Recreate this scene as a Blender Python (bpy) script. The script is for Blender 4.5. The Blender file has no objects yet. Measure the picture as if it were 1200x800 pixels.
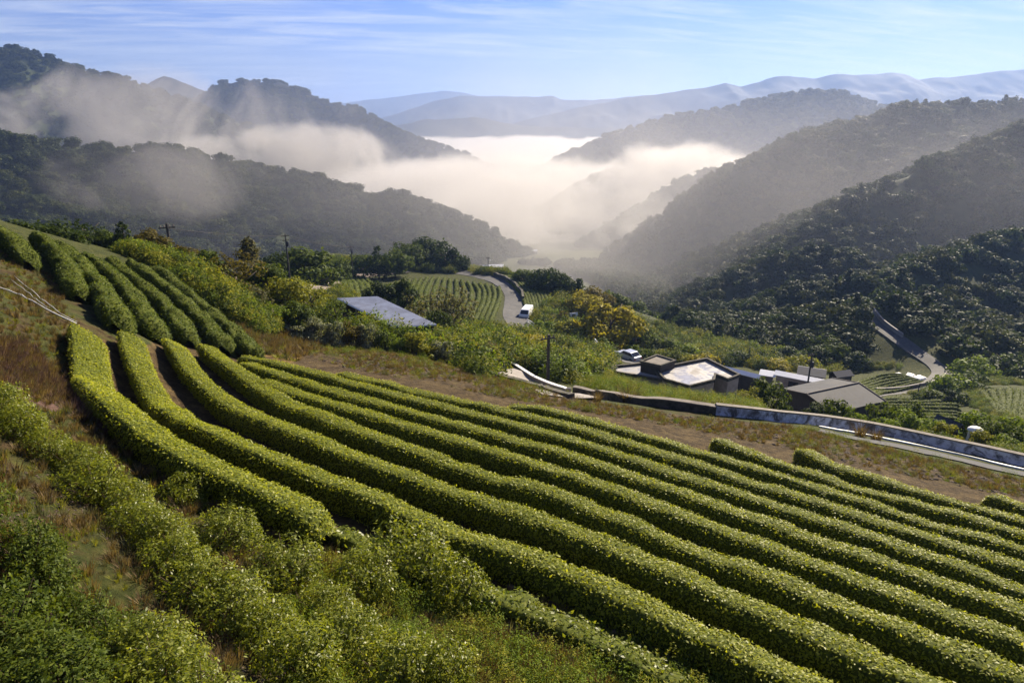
import bpy, math, random
import numpy as np
from mathutils import Vector, Matrix, Euler
random.seed(7); RNG = np.random.default_rng(7)
D = bpy.data; SC = bpy.context.scene; COL = SC.collection
R = math.radians
# ------------------------------------------------------------------ camera model (photo is 1200 x 800)
F = 796.0; PITCH = math.atan(275/796); CP, SP = math.cos(PITCH), math.sin(PITCH)
def ray(u, v):
    a = (np.asarray(u, float)-600)/F; b = (np.asarray(v, float)-400)/F
    return a, CP-SP*b, -SP-CP*b
def P(u, v, Y):
    a, y, z = ray(u, v); t = np.asarray(Y, float)/y
    return np.stack([a*t, y*t, z*t], -1)
def proj(x, y, z):
    f = y*CP-z*SP; up = y*SP+z*CP
    f = np.where(f < .1, .1, f)
    return 600+F*x/f, 400-F*up/f
# ------------------------------------------------------------------ noise (value noise, numpy)
def _h(ix, iy, s):
    n = (ix.astype(np.int64)*374761393 + iy.astype(np.int64)*668265263 + s*974711) & 0xffffffff
    n = ((n ^ (n >> 13))*1274126177) & 0xffffffff
    n = (n ^ (n >> 16)) & 0xffffff
    return n/float(0xffffff)
def vnoise(x, y, s=0):
    x = np.asarray(x, float); y = np.asarray(y, float)
    ix = np.floor(x); iy = np.floor(y); fx = x-ix; fy = y-iy
    fx = fx*fx*fx*(fx*(fx*6-15)+10); fy = fy*fy*fy*(fy*(fy*6-15)+10)
    a = _h(ix, iy, s); b = _h(ix+1, iy, s); c = _h(ix, iy+1, s); d = _h(ix+1, iy+1, s)
    return (a*(1-fx)+b*fx)*(1-fy)+(c*(1-fx)+d*fx)*fy
def fbm(x, y, o=4, s=0, g=.5):
    r = 0; a = 1; n = 0
    for k in range(o):
        r = r+a*(vnoise(x, y, s+k*17)*2-1); n += a; a *= g
        x = np.asarray(x)*2.03+11.7; y = np.asarray(y)*2.03+5.3
    return r/n
def sstep(a, b, x):
    t = np.clip((np.asarray(x, float)-a)/(b-a), 0, 1); return t*t*(3-2*t)
# ------------------------------------------------------------------ the near terrain: thin-plate surface through surveyed points
PA, PB, PH = -.134, -.22, 6.75
def plane_hit(u, v, h=PH):
    a, y, z = ray(u, v); t = -h/(z-PA*a-PB*y)
    return np.stack([a*t, y*t, z*t], -1)
ctl = []
for u, v in [(640,700),(640,600),(640,520),(870,740),(870,620),(870,540),(1140,770),(1140,680),(1140,600),(1200,800),(1200,700),(1200,600),
             (440,540),(440,470),(520,640),(520,500),(760,700),(760,560),(450,415),(520,432),(600,455),(700,476),(800,486),(880,492),(1000,517),(1100,540),(1200,560),
             (400,500),(380,450),(300,440),(760,790),(1000,640),(1270,700),(1270,590)]:
    ctl.append(plane_hit(u, v))
for u, v, Y in [
  (100,395,22.5),(150,420,23.5),(200,415,27),(100,470,18.5),(180,500,17.6),(0,345,25),(0,300,31),(0,400,17.5),(0,440,14.6),(0,520,11.3),(0,600,9.0),(0,700,7.0),(0,800,5.6),
  (120,560,11.6),(150,650,9.0),(150,800,5.9),(300,640,10.4),(300,720,8.5),(300,800,6.7),(450,720,9.4),(450,800,7.6),(600,790,8.3),(-80,420,13),(-80,300,27),(-90,600,7.5),(-90,800,4.9),
  (0,262,40),(50,275,41),(100,287,43),(150,300,46),(200,312,47),(260,350,43.5),(150,388,25.5),(230,404,31),(290,412,35),(60,330,31),(120,345,32),(190,360,36),(-80,240,44),
  (320,395,44),(380,408,44),(300,370,50),(250,330,54),(120,300,60),(20,285,58),(180,320,62),(330,360,60),(400,385,56),
  (975,500,70),(810,476,72),(780,462,52),(700,441,62),(870,476,46),(740,455,52),(850,468,52),(600,432,55),(640,452,46),(660,462,40),(455,404,62),(420,404,62),(510,404,62),(560,410,62),(680,428,75),
  (735,419,110),(700,405,106),(640,393,105),(605,383,113),(608,350,142),(590,330,165),(560,322,180),(540,319,185),(430,322,178),(530,345,140),(480,345,130),(590,370,122),(560,380,112),(500,375,105),(450,355,112),(400,340,110),(340,325,115),(300,330,100),
  (645,340,150),(620,325,165),(680,360,140),(760,405,140),(800,390,160),(850,412,130),(900,424,118),(940,446,95),(870,450,88),(1000,455,100),(1045,447,112),(1020,462,99),(1060,460,104),(1110,433,118),(1060,402,128),(1015,367,145),(1085,415,124),
  (1160,475,84),(1060,480,80),(1190,447,105),(1140,455,97),(1100,516,47),(1190,532,45),(1010,514,50),(940,502,54),(1260,480,80),(1260,545,44),(1150,420,130),(950,400,145),(1000,430,125),(1250,420,140),
  (360,300,190),(480,300,215),(560,310,230),(660,335,200),(750,375,200),(850,385,180)]:
    ctl.append(P(u, v, Y))
ctl = np.array(ctl)
extra = np.array([(-60,20,0),(-60,50,-6),(-70,80,-20),(-90,120,-38),(-20,-6,-2),(0,-8,-3),(20,-8,-6),(30,0,-9),(50,10,-14),(60,30,-20),(70,60,-31),(100,90,-43),(130,130,-47),(150,180,-52),(110,200,-60),(85,205,-62),(60,225,-68),(40,195,-60),(110,235,-66),(60,260,-78),(0,270,-74),(-80,200,-58),(-150,150,-50),(-150,60,-10),(-40,-5,1),(60,-10,-13),(170,80,-45),(-140,260,-70),(130,260,-60)], float)
ctl = np.concatenate([ctl, extra])
_S = 50.0
def _U(r2): return np.where(r2 > 1e-12, r2*np.log(r2+1e-20), 0)
def _tps(pts, lam=2e-4):
    q = pts[:, :2]/_S; n = len(q)
    r2 = ((q[:, None]-q[None])**2).sum(-1)
    A = np.zeros((n+3, n+3)); A[:n, :n] = _U(r2)+lam*np.eye(n); A[:n, n] = 1; A[:n, n+1:] = q; A[n, :n] = 1; A[n+1:, :n] = q.T
    w = np.linalg.solve(A, np.concatenate([pts[:, 2], np.zeros(3)])); return q, w
_q, _w = _tps(ctl)
def _near(x, y):
    x = np.asarray(x, float); y = np.asarray(y, float); sh = x.shape
    X = np.stack([x.ravel(), y.ravel()], -1)/_S; out = np.empty(len(X)); n = len(_q)
    for i in range(0, len(X), 20000):
        c = X[i:i+20000]; r2 = ((c[:, None]-_q[None])**2).sum(-1)
        out[i:i+20000] = _U(r2)@_w[:n]+_w[n]+c@_w[n+1:]
    return out.reshape(sh)
def valley(x, y):
    r = np.hypot(x, y)
    return np.interp(r, [0, 250, 500, 1000, 1800, 60000], [-70, -78, -118, -175, -215, -260])
def G(x, y):
    x = np.asarray(x, float); y = np.asarray(y, float)
    r = np.hypot(x, y); k = sstep(200, 290, r)
    k = np.maximum(k, sstep(-4, -14, y)*sstep(20, 90, r)); 
    n = _near(x, y) if np.any(k < 1) else 0
    return n*(1-k)+valley(x, y)*k
def bump(x, y):
    r = np.hypot(x, y)
    return (fbm(x*.9, y*.9, 3, 3)*.07+fbm(x*.16, y*.16, 3, 9)*(.07+.18*sstep(34, 48, r)))*sstep(2, 8, r)+fbm(x*.03, y*.03, 3, 21)*.5*sstep(60, 160, r)
# height sampled once on a fine polar grid, then looked up bilinearly (fast)
_R = np.geomspace(1.0, 330, 420); _T = np.radians(np.linspace(-100, 100, 501))
_gx = np.outer(_R, np.sin(_T)); _gy = np.outer(_R, np.cos(_T)); _GZ = G(_gx, _gy)+bump(_gx, _gy)*sstep(330, 250, np.hypot(_gx, _gy))
def H(x, y):
    x = np.asarray(x, float); y = np.asarray(y, float)
    r = np.clip(np.hypot(x, y), 1.0, 329.9); t = np.clip(np.arctan2(x, y), _T[0], _T[-1])
    i = np.log(r)/np.log(330)*(len(_R)-1); j = (t-_T[0])/(_T[-1]-_T[0])*(len(_T)-1)
    i0 = np.clip(np.floor(i).astype(int), 0, len(_R)-2); j0 = np.clip(np.floor(j).astype(int), 0, len(_T)-2); fi = i-i0; fj = j-j0
    return (_GZ[i0, j0]*(1-fi)+_GZ[i0+1, j0]*fi)*(1-fj)+(_GZ[i0, j0+1]*(1-fi)+_GZ[i0+1, j0+1]*fi)*fj
_tt = np.geomspace(1.5, 400, 900)
def hit(u, v, up=0.0):
    """where the sight line through a photo pixel meets the ground raised by `up`"""
    u = np.atleast_1d(np.asarray(u, float)); v = np.atleast_1d(np.asarray(v, float))
    a, y, z = ray(u, v)
    X = a[:, None]*_tt; Y = y[:, None]*_tt; Z = z[:, None]*_tt
    d = Z-(H(X, Y)+up); neg = d < 0
    k = np.where(neg.any(1), neg.argmax(1), len(_tt)-1); k = np.maximum(k, 1)
    ii = np.arange(len(u)); d0 = d[ii, k-1]; d1 = d[ii, k]; f = np.clip(d0/(d0-d1+1e-9), 0, 1)
    t = _tt[k-1]*(1-f)+_tt[k]*f
    return np.stack([a*t, y*t, z*t], -1)
def hit1(u, v, up=0.0): return hit([u], [v], up)[0]
# ------------------------------------------------------------------ mesh helpers
def mesh(name, V, Fc, mat=None, smooth=False):
    """V (n,3); Fc either (m,k) array or list of tuples"""
    me = D.meshes.new(name); V = np.asarray(V, np.float32)
    if isinstance(Fc, np.ndarray):
        m, k = Fc.shape; me.vertices.add(len(V)); me.vertices.foreach_set('co', V.ravel())
        me.loops.add(m*k); me.loops.foreach_set('vertex_index', Fc.astype(np.int32).ravel())
        me.polygons.add(m); me.polygons.foreach_set('loop_start', np.arange(0, m*k, k, dtype=np.int32))
        if smooth: me.polygons.foreach_set('use_smooth', np.ones(m, bool))
        me.update(calc_edges=True)
    else:
        me.from_pydata([tuple(map(float, v)) for v in V], [], [tuple(f) for f in Fc]); 
        if smooth:
            me.polygons.foreach_set('use_smooth', np.ones(len(me.polygons), bool))
        me.update()
    if mat is not None:
        for m_ in (mat if isinstance(mat, (list, tuple)) else [mat]): me.materials.append(m_)
    return me
def obj(name, me, parent=None, loc=None):
    o = D.objects.new(name, me); COL.objects.link(o)
    if parent is not None: o.parent = parent
    if loc is not None: o.location = loc
    return o
def tag(o, label=None, cat=None, group=None, kind=None):
    if label: o['label'] = label
    if cat: o['category'] = cat
    if group: o['group'] = group
    if kind: o['kind'] = kind
    return o
def empty(name, loc, rz=0.0):
    o = D.objects.new(name, None); COL.objects.link(o); o.location = loc; o.rotation_euler = (0, 0, rz); o.empty_display_size = .3
    return o
def grid_faces(n, m):
    i = np.arange(n-1)[:, None]*m+np.arange(m-1)[None]
    return np.stack([i, i+1, i+m+1, i+m], -1).reshape(-1, 4)
class MB:
    """collects shapes into one mesh"""
    def __init__(s): s.V = []; s.F = []; s.n = 0; s.mi = []
    def add(s, V, Fs, mi=0):
        s.V.extend([tuple(map(float, v)) for v in V]); s.F.extend([tuple(i+s.n for i in f) for f in Fs]); s.mi += [mi]*len(Fs); s.n = len(s.V)
    def box(s, c, size, rz=0.0, mi=0, ry=0.0):
        sx, sy, sz = (q/2 for q in size); M = Matrix.Rotation(rz, 3, 'Z')@Matrix.Rotation(ry, 3, 'Y')
        V = [Vector(c)+M@Vector((x*sx, y*sy, z*sz)) for x in (-1, 1) for y in (-1, 1) for z in (-1, 1)]
        s.add(V, [(0,1,3,2),(4,6,7,5),(0,4,5,1),(2,3,7,6),(0,2,6,4),(1,5,7,3)], mi)
    def hexa(s, q, mi=0):
        """q: 8 corners, bottom 4 then top 4 (same order)"""
        s.add(q, [(3,2,1,0),(4,5,6,7),(0,1,5,4),(1,2,6,5),(2,3,7,6),(3,0,4,7)], mi)
    def tube(s, pts, r, n=8, mi=0, cap=True):
        pts = [Vector(p) for p in pts]; rs = r if isinstance(r, (list, tuple)) else [r]*len(pts); V = []; 
        for i, p in enumerate(pts):
            d = (pts[min(i+1, len(pts)-1)]-pts[max(i-1, 0)]).normalized()
            a = d.cross(Vector((0, 0, 1))); a = Vector((1, 0, 0)) if a.length < 1e-3 else a.normalized(); b = d.cross(a)
            for k in range(n):
                t = 2*math.pi*k/n; V.append(p+(a*math.cos(t)+b*math.sin(t))*rs[i])
        Fs = [(i*n+k, i*n+(k+1) % n, (i+1)*n+(k+1) % n, (i+1)*n+k) for i in range(len(pts)-1) for k in range(n)]
        if cap: Fs += [tuple(range(n))[::-1], tuple(range((len(pts)-1)*n, len(pts)*n))]
        s.add(V, Fs, mi)
    def build(s, name, mat, parent=None, smooth=False, loc=None):
        me = mesh(name, s.V, s.F, mat, smooth)
        if isinstance(mat, (list, tuple)): me.polygons.foreach_set('material_index', s.mi)
        return obj(name, me, parent, loc)
# ------------------------------------------------------------------ materials
def mat(name):
    m = D.materials.new(name); m.use_nodes = True; nt = m.node_tree; nt.nodes.clear()
    out = nt.nodes.new('ShaderNodeOutputMaterial'); return m, nt, out
def N(nt, typ, **kw):
    n = nt.nodes.new(typ)
    for k, v in kw.items():
        if k.startswith('i_'):
            key = k[2:]; key = int(key) if key.isdigit() else key.replace('_', ' ')
            n.inputs[key].default_value = v
        else: setattr(n, k, v)
    return n
def L(nt, a, b): nt.links.new(a, b)
def ramp(nt, fac, stops, interp='LINEAR'):
    n = nt.nodes.new('ShaderNodeValToRGB'); n.color_ramp.interpolation = interp
    while len(n.color_ramp.elements) < len(stops): n.color_ramp.elements.new(.5)
    for e, (p, c) in zip(n.color_ramp.elements, stops): e.position = p; e.color = (*c, 1)
    L(nt, fac, n.inputs[0]); return n.outputs[0]
def noise(nt, scale, detail=4, rough=.55, vec=None, dist=0.0):
    n = N(nt, 'ShaderNodeTexNoise'); n.inputs['Scale'].default_value = scale; n.inputs['Detail'].default_value = detail; n.inputs['Roughness'].default_value = rough; n.inputs['Distortion'].default_value = dist
    if vec is not None: L(nt, vec, n.inputs['Vector'])
    return n.outputs['Fac']
def mixc(nt, fac, a, b, mode='MIX'):
    n = N(nt, 'ShaderNodeMix', data_type='RGBA', blend_type=mode)
    for sock, v in ((n.inputs[0], fac), (n.inputs[6], a), (n.inputs[7], b)):
        if hasattr(v, 'links'): L(nt, v, sock)
        elif isinstance(v, (int, float)): sock.default_value = v
        else: sock.default_value = (*v, 1)
    return n.outputs[2]
def math_(nt, op, a, b=None, clamp=False):
    n = N(nt, 'ShaderNodeMath', operation=op, use_clamp=clamp)
    for s, v in zip(n.inputs, (a, b)):
        if v is None: continue
        if hasattr(v, 'links'): L(nt, v, s)
        else: s.default_value = v
    return n.outputs[0]
def leaf_mat(name, stops, transl=.35, rough=.42, spec=.35, big=None):
    """leaves: one random tint per leaf, slow drift of tint over the plant, light passing through"""
    m, nt, out = mat(name); g = N(nt, 'ShaderNodeNewGeometry')
    r = g.outputs['Random Per Island']
    tc = N(nt, 'ShaderNodeTexCoord')
    f = noise(nt, big or .35, 2, .5, tc.outputs['Object'])
    f = math_(nt, 'ADD', math_(nt, 'MULTIPLY', r, .65), math_(nt, 'MULTIPLY', f, .35), True)
    c = ramp(nt, f, stops)
    p = N(nt, 'ShaderNodeBsdfPrincipled'); L(nt, c, p.inputs['Base Color']); p.inputs['Roughness'].default_value = rough; p.inputs['Specular IOR Level'].default_value = spec
    t = N(nt, 'ShaderNodeBsdfTranslucent'); tcx = mixc(nt, 1.0, c, (1.25, 1.2, .55), 'MULTIPLY'); L(nt, tcx, t.inputs['Color'])
    mx = N(nt, 'ShaderNodeMixShader'); mx.inputs[0].default_value = transl; L(nt, p.outputs[0], mx.inputs[1]); L(nt, t.outputs[0], mx.inputs[2]); L(nt, mx.outputs[0], out.inputs[0])
    return m
def surf_mat(name, col, rough=.8, var=.3, scale=3.0, metal=0.0, spec=.3, stain=None, bumpd=0.0, vstretch=False):
    """plain built surface with weathering that belongs to it"""
    m, nt, out = mat(name); tc = N(nt, 'ShaderNodeTexCoord'); vec = tc.outputs['Object']
    if vstretch:
        mp = N(nt, 'ShaderNodeMapping'); mp.inputs['Scale'].default_value = (1, 1, .18); L(nt, vec, mp.inputs[0]); vec = mp.outputs[0]
    n1 = noise(nt, scale, 6, .65, vec)
    k = [tuple(c*(1-var) for c in col), col, tuple(min(1, c*(1+var*.6)) for c in col)]
    c = ramp(nt, n1, [(.3, k[0]), (.5, k[1]), (.72, k[2])])
    if stain:
        n2 = noise(nt, scale*.45, 5, .7, vec, .6); f = ramp(nt, n2, [(.46, (0, 0, 0)), (.62, (1, 1, 1))]); c = mixc(nt, f, c, stain)
    p = N(nt, 'ShaderNodeBsdfPrincipled'); L(nt, c, p.inputs['Base Color']); p.inputs['Roughness'].default_value = rough; p.inputs['Metallic'].default_value = metal; p.inputs['Specular IOR Level'].default_value = spec
    if bumpd:
        b = N(nt, 'ShaderNodeBump'); b.inputs['Strength'].default_value = .6; b.inputs['Distance'].default_value = bumpd; L(nt, n1, b.inputs['Height']); L(nt, b.outputs[0], p.inputs['Normal'])
    L(nt, p.outputs[0], out.inputs[0]); return m
# ------------------------------------------------------------------ sun, sky, camera
SUN_AZ, SUN_EL = 35.0, 28.5       # azimuth to the right of the view direction
w = D.worlds.new('World'); SC.world = w; w.use_nodes = True; nt = w.node_tree; nt.nodes.clear()
wo = N(nt, 'ShaderNodeOutputWorld'); bg = N(nt, 'ShaderNodeBackground')
sky = N(nt, 'ShaderNodeTexSky', sky_type='NISHITA'); sky.sun_disc = False; sky.sun_elevation = R(SUN_EL); sky.sun_rotation = R(SUN_AZ); sky.altitude = 600; sky.air_density = 1.0; sky.dust_density = .3; sky.ozone_density = 3.0
tc = N(nt, 'ShaderNodeTexCoord'); sep = N(nt, 'ShaderNodeSeparateXYZ'); L(nt, tc.outputs['Generated'], sep.inputs[0])
zc = math_(nt, 'MAXIMUM', math_(nt, 'ADD', sep.outputs[2], .10), .02)
px_ = math_(nt, 'DIVIDE', sep.outputs[0], zc); py_ = math_(nt, 'DIVIDE', sep.outputs[1], zc)
cmb = N(nt, 'ShaderNodeCombineXYZ'); L(nt, math_(nt, 'MULTIPLY', px_, .55), cmb.inputs[0]); L(nt, math_(nt, 'ADD', math_(nt, 'MULTIPLY', py_, 2.0), math_(nt, 'MULTIPLY', px_, -.45)), cmb.inputs[1])
n1 = noise(nt, 1.9, 10, .66, cmb.outputs[0], .5)
cmb2 = N(nt, 'ShaderNodeCombineXYZ'); L(nt, math_(nt, 'MULTIPLY', px_, .3), cmb2.inputs[0]); L(nt, math_(nt, 'MULTIPLY', py_, .55), cmb2.inputs[1]); cmb2.inputs[2].default_value = 3.7
n2 = noise(nt, .7, 3, .5, cmb2.outputs[0])
cl = math_(nt, 'MULTIPLY', ramp(nt, n1, [(.42, (0, 0, 0)), (.70, (1, 1, 1))]), ramp(nt, n2, [(.34, (0, 0, 0)), (.56, (1, 1, 1))]))
cl = math_(nt, 'MULTIPLY', cl, .7)
blue = mixc(nt, 1.0, sky.outputs[0], (.39, .48, .89), 'MULTIPLY')
hzn = N(nt, 'ShaderNodeMapRange', interpolation_type='SMOOTHSTEP'); hzn.inputs[1].default_value = .17; hzn.inputs[2].default_value = .0; hzn.inputs[4].default_value = .42; L(nt, sep.outputs[2], hzn.inputs[0])
blue = mixc(nt, hzn.outputs[0], blue, (5.0, 5.2, 5.6))
L(nt, mixc(nt, cl, blue, (6.2, 6.6, 7.2)), bg.inputs[0]); bg.inputs[1].default_value = SKY_STRENGTH = .05
L(nt, bg.outputs[0], wo.inputs[0])
sd = Vector((math.sin(R(SUN_AZ))*math.cos(R(SUN_EL)), math.cos(R(SUN_AZ))*math.cos(R(SUN_EL)), math.sin(R(SUN_EL))))
sl = D.lights.new('sun', 'SUN'); sl.energy = 5.0; sl.angle = R(.6); sl.color = (1, .87, .68)
so = D.objects.new('sun', sl); COL.objects.link(so); so.rotation_euler = sd.to_track_quat('Z', 'Y').to_euler(); so.location = (0, 0, 60)
cam = D.cameras.new('camera'); co = D.objects.new('camera', cam); COL.objects.link(co)
cam.sensor_width = 36; cam.lens = 36*F/1200; cam.clip_start = .1; cam.clip_end = 80000
co.location = (0, 0, 0); co.rotation_euler = (R(90)-PITCH, 0, 0); SC.camera = co
SC.view_settings.view_transform = 'Standard'; SC.view_settings.look = 'None'; SC.view_settings.exposure = 1.5; SC.view_settings.gamma = 1
cy = SC.cycles; cy.use_denoising = True; cy.volume_bounces = 1; cy.max_bounces = 6; cy.diffuse_bounces = 2; cy.glossy_bounces = 2; cy.transmission_bounces = 3; cy.transparent_max_bounces = 48; cy.volume_max_steps = 256; cy.volume_step_rate = 1.0
cy.sample_clamp_indirect = 4.0; cy.caustics_reflective = False; cy.caustics_refractive = False
# ------------------------------------------------------------------ ground sheet
m, nt, out = mat('ground'); tc = N(nt, 'ShaderNodeTexCoord'); ob = tc.outputs['Object']
soil = ramp(nt, noise(nt, 1.6, 10, .78, ob), [(.36, (.016, .010, .006)), (.5, (.05, .034, .015)), (.62, (.105, .074, .032))])
lit_ = ramp(nt, noise(nt, 5.0, 6, .7, ob), [(.45, (0, 0, 0)), (.68, (1, 1, 1))]); soil = mixc(nt, math_(nt, 'MULTIPLY', lit_, .45), soil, (.15, .105, .05))
gras = ramp(nt, noise(nt, 2.2, 7, .7, ob), [(.3, (.015, .02, .005)), (.5, (.04, .047, .011)), (.7, (.085, .08, .022))])
at = N(nt, 'ShaderNodeAttribute', attribute_name='cover')
sp = N(nt, 'ShaderNodeSeparateColor'); L(nt, at.outputs['Color'], sp.inputs[0])
gm = math_(nt, 'ADD', sp.outputs[0], math_(nt, 'MULTIPLY', math_(nt, 'SUBTRACT', noise(nt, .8, 5, .65, ob), .5), 1.1), True)
gm = ramp(nt, gm, [(.42, (0, 0, 0)), (.58, (1, 1, 1))])
c = mixc(nt, gm, soil, gras)
purple = ramp(nt, noise(nt, 3.5, 6, .7, ob), [(.35, (.05, .025, .025)), (.65, (.17, .10, .085))]); c = mixc(nt, sp.outputs[1], c, purple)
dry = ramp(nt, noise(nt, 3, 7, .7, ob), [(.35, (.10, .06, .02)), (.6, (.26, .17, .055))]); c = mixc(nt, sp.outputs[2], c, dry)
p = N(nt, 'ShaderNodeBsdfPrincipled'); L(nt, c, p.inputs['Base Color']); p.inputs['Roughness'].default_value = .95; p.inputs['Specular IOR Level'].default_value = .1
b = N(nt, 'ShaderNodeBump'); b.inputs['Strength'].default_value = .9; b.inputs['Distance'].default_value = .12; L(nt, noise(nt, 5.5, 10, .8, ob), b.inputs['Height']); L(nt, b.outputs[0], p.inputs['Normal'])
L(nt, p.outputs[0], out.inputs[0]); M_GROUND = m
def inpoly(u, v, poly):
    u = np.asarray(u); v = np.asarray(v); ins = np.zeros(u.shape, bool); n = len(poly)
    for i in range(n):
        x0, y0 = poly[i]; x1, y1 = poly[(i+1) % n]
        c = ((y0 > v) != (y1 > v)) & (u < (x1-x0)*(v-y0)/(y1-y0+1e-9)+x0); ins ^= c
    return ins
rr = np.concatenate([np.geomspace(1.0, 330, 420), np.geomspace(345, 12000, 80)]); th = np.radians(np.linspace(-100, 100, 501))
gx = np.outer(rr, np.sin(th)); gy = np.outer(rr, np.cos(th)); gz = np.where(np.hypot(gx, gy) < 329, H(gx, gy), G(gx, gy))
V = np.stack([gx, gy, gz], -1).reshape(-1, 3)
me = mesh('ground', V, grid_faces(len(rr), len(th)), M_GROUND, True)
uu, vv = proj(V[:, 0], V[:, 1], V[:, 2]); rad = np.hypot(V[:, 0], V[:, 1])
cov = np.zeros((len(V), 4), np.float32); cov[:, 3] = 1
FIELD = [(80,400),(300,405),(370,400),(520,425),(660,466),(800,488),(1000,520),(1300,590),(1300,900),(1000,900),(600,700),(430,650),(280,590),(80,470)]
BROWN = [(290,395),(330,400),(420,402),(520,428),(600,448),(700,472),(800,487),(930,500),(1060,530),(1300,585),(1300,600),(1150,575),(1000,545),(840,508),(600,468),(400,430)]
g = np.where(rad > 34, 1.0, .55); g = np.where(inpoly(uu, vv, FIELD), .25, g); g = np.where(inpoly(uu, vv, BROWN), .33, g)
LEFT = [(-200,250),(0,285),(60,320),(150,395),(80,395),(85,470),(-200,420)]
g = np.where(inpoly(uu, vv, LEFT), .55, g); g = np.where(inpoly(uu, vv, [(420,800),(560,690),(700,740),(900,830),(420,900)]), .8, g)
CREST = [(-20,240),(60,266),(100,282),(150,300),(192,316),(262,370),(300,395),(340,380),(300,300),(150,250)]
g = np.where(inpoly(uu, vv, CREST) & (rad < 80), .3, g)
cov[:, 0] = g
cov[:, 1] = np.where(inpoly(uu, vv, [(-50,395),(30,400),(75,460),(140,490),(60,480),(-50,440)]), .8, 0)
cov[:, 2] = np.where(inpoly(uu, vv, [(262,375),(330,385),(370,410),(340,425),(290,412)]), .7, 0)
ca = me.color_attributes.new('cover', 'FLOAT_COLOR', 'POINT'); ca.data.foreach_set('color', cov.ravel())
tag(obj('ground', me), 'tea garden slope of brown soil and rough grass falling to the valley', 'ground', kind='structure')
# ------------------------------------------------------------------ mountains
def forest_floor(name, c0, c1, scale):
    m, nt, out = mat(name); tc = N(nt, 'ShaderNodeTexCoord')
    c = ramp(nt, noise(nt, scale, 8, .7, tc.outputs['Object']), [(.35, c0), (.65, c1)])
    p = N(nt, 'ShaderNodeBsdfPrincipled'); L(nt, c, p.inputs['Base Color']); p.inputs['Roughness'].default_value = .9; p.inputs['Specular IOR Level'].default_value = .1
    L(nt, p.outputs[0], out.inputs[0]); return m
M_HILL = forest_floor('hill_cover', (.014, .022, .007), (.045, .055, .016), .08)
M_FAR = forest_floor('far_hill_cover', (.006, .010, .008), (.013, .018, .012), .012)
HILLS = {}
def ridge(key, name, pts, label, slope=.62, n_s=150, front=300., back=250., rough=.25, gully=60., seed=0, m=None, skin=0.0, n_t=70, kind='structure', cat='hill', bow=0.0):
    """a mountain under a surveyed skyline; flanks fall away in spurs and gullies"""
    pts = np.array(pts, float); q = P(pts[:, 0], pts[:, 1], pts[:, 2])
    d = np.concatenate([[0], np.cumsum(np.linalg.norm(np.diff(q[:, :2], axis=0), axis=1))])
    s = np.linspace(0, d[-1], n_s); c = np.stack([np.interp(s, d, q[:, k]) for k in range(3)], -1)
    k = np.array([1, 2, 3, 2, 1.]); k /= k.sum()
    sm = c.copy()
    for a in range(2): sm[2:-2, a] = np.convolve(c[:, a], k, 'valid')
    tan = np.gradient(sm[:, :2], axis=0); w_ = max(3, n_s//10)
    for a in range(2): tan[:, a] = np.convolve(np.pad(tan[:, a], w_, 'edge'), np.ones(2*w_+1)/(2*w_+1), 'valid')
    tan /= np.linalg.norm(tan, axis=1)[:, None]; nor = np.stack([tan[:, 1], -tan[:, 0]], -1)
    if (nor*sm[:, :2]).sum() > 0: nor = -nor                      # points towards the viewer
    u = np.linspace(-1, 1, n_t); u = np.sign(u)*np.abs(u)**1.35; off = np.where(u > 0, u*front, u*back)
    X = sm[:, None, 0]+nor[:, None, 0]*off; Y = sm[:, None, 1]+nor[:, None, 1]*off
    ao = np.abs(off)[None, :]
    gu = fbm(s[:, None]/gully+0*ao, off[None, :]/gully*.45, 4, seed)
    fl = 1+rough*1.8*gu
    Z = c[:, 2][:, None]-slope*ao*np.clip(fl, .35, 1.8)-bow*ao**1.5
    Z += fbm(X/gully*1.6, Y/gully*1.6, 4, seed+5)*np.minimum(ao*.10, gully*.25)
    Z += fbm(X/gully*5, Y/gully*5, 4, seed+13)*np.minimum(ao*.07, gully*.07)
    Z += fbm(s/(gully*.35), 0*s, 4, seed+8)[:, None]*skin*1.0
    V = np.stack([X, Y, Z], -1)
    me = mesh(name, V.reshape(-1, 3), grid_faces(n_s, n_t), m or M_HILL, True); o = obj(name, me); tag(o, label, cat, kind=kind)
    HILLS[key] = V
    return o
ridge('A', 'mountain', [(340,135,7500),(400,121,7500),(440,116,7500),(480,112,7500),(520,106,7500),(540,108,7500),(560,112,7500),(620,113,7500),(700,125,7500)], 'palest mountain on the skyline behind the sea of fog', front=1600, back=1200, gully=450, slope=.3, m=M_FAR, seed=1, skin=10, cat='mountain')
ridge('B', 'mountain', [(440,140,4800),(480,128,4800),(505,120,4800),(540,112,4800),(562,113,4800),(600,113,4800),(648,113,4800),(656,117,4800),(690,117,4800),(740,113,4800),(790,118,4800),(850,130,4800)], 'flat-topped blue mountain beyond the fog in the middle of the skyline', front=1400, back=1100, gully=380, slope=.3, m=M_FAR, seed=2, skin=9, cat='mountain')
ridge('C', 'mountain', [(520,166,3700),(580,150,3650),(640,135,3600),(700,122,3600),(740,113,3600),(790,107,3600),(825,103,3600),(850,97,3600),(868,101,3600),(900,92,3600),(925,89,3600),(955,91,3600),(975,86,3600),(1000,88,3600),(1045,84,3600),(1062,87,3600),(1076,93,3600),(1110,91,3600),(1150,85,3600),(1200,81,3600),(1300,74,3600)], 'long blue mountain range along the right of the skyline', front=1200, back=900, gully=320, slope=.34, m=M_FAR, seed=3, n_s=260, skin=8, cat='mountain')
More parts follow.
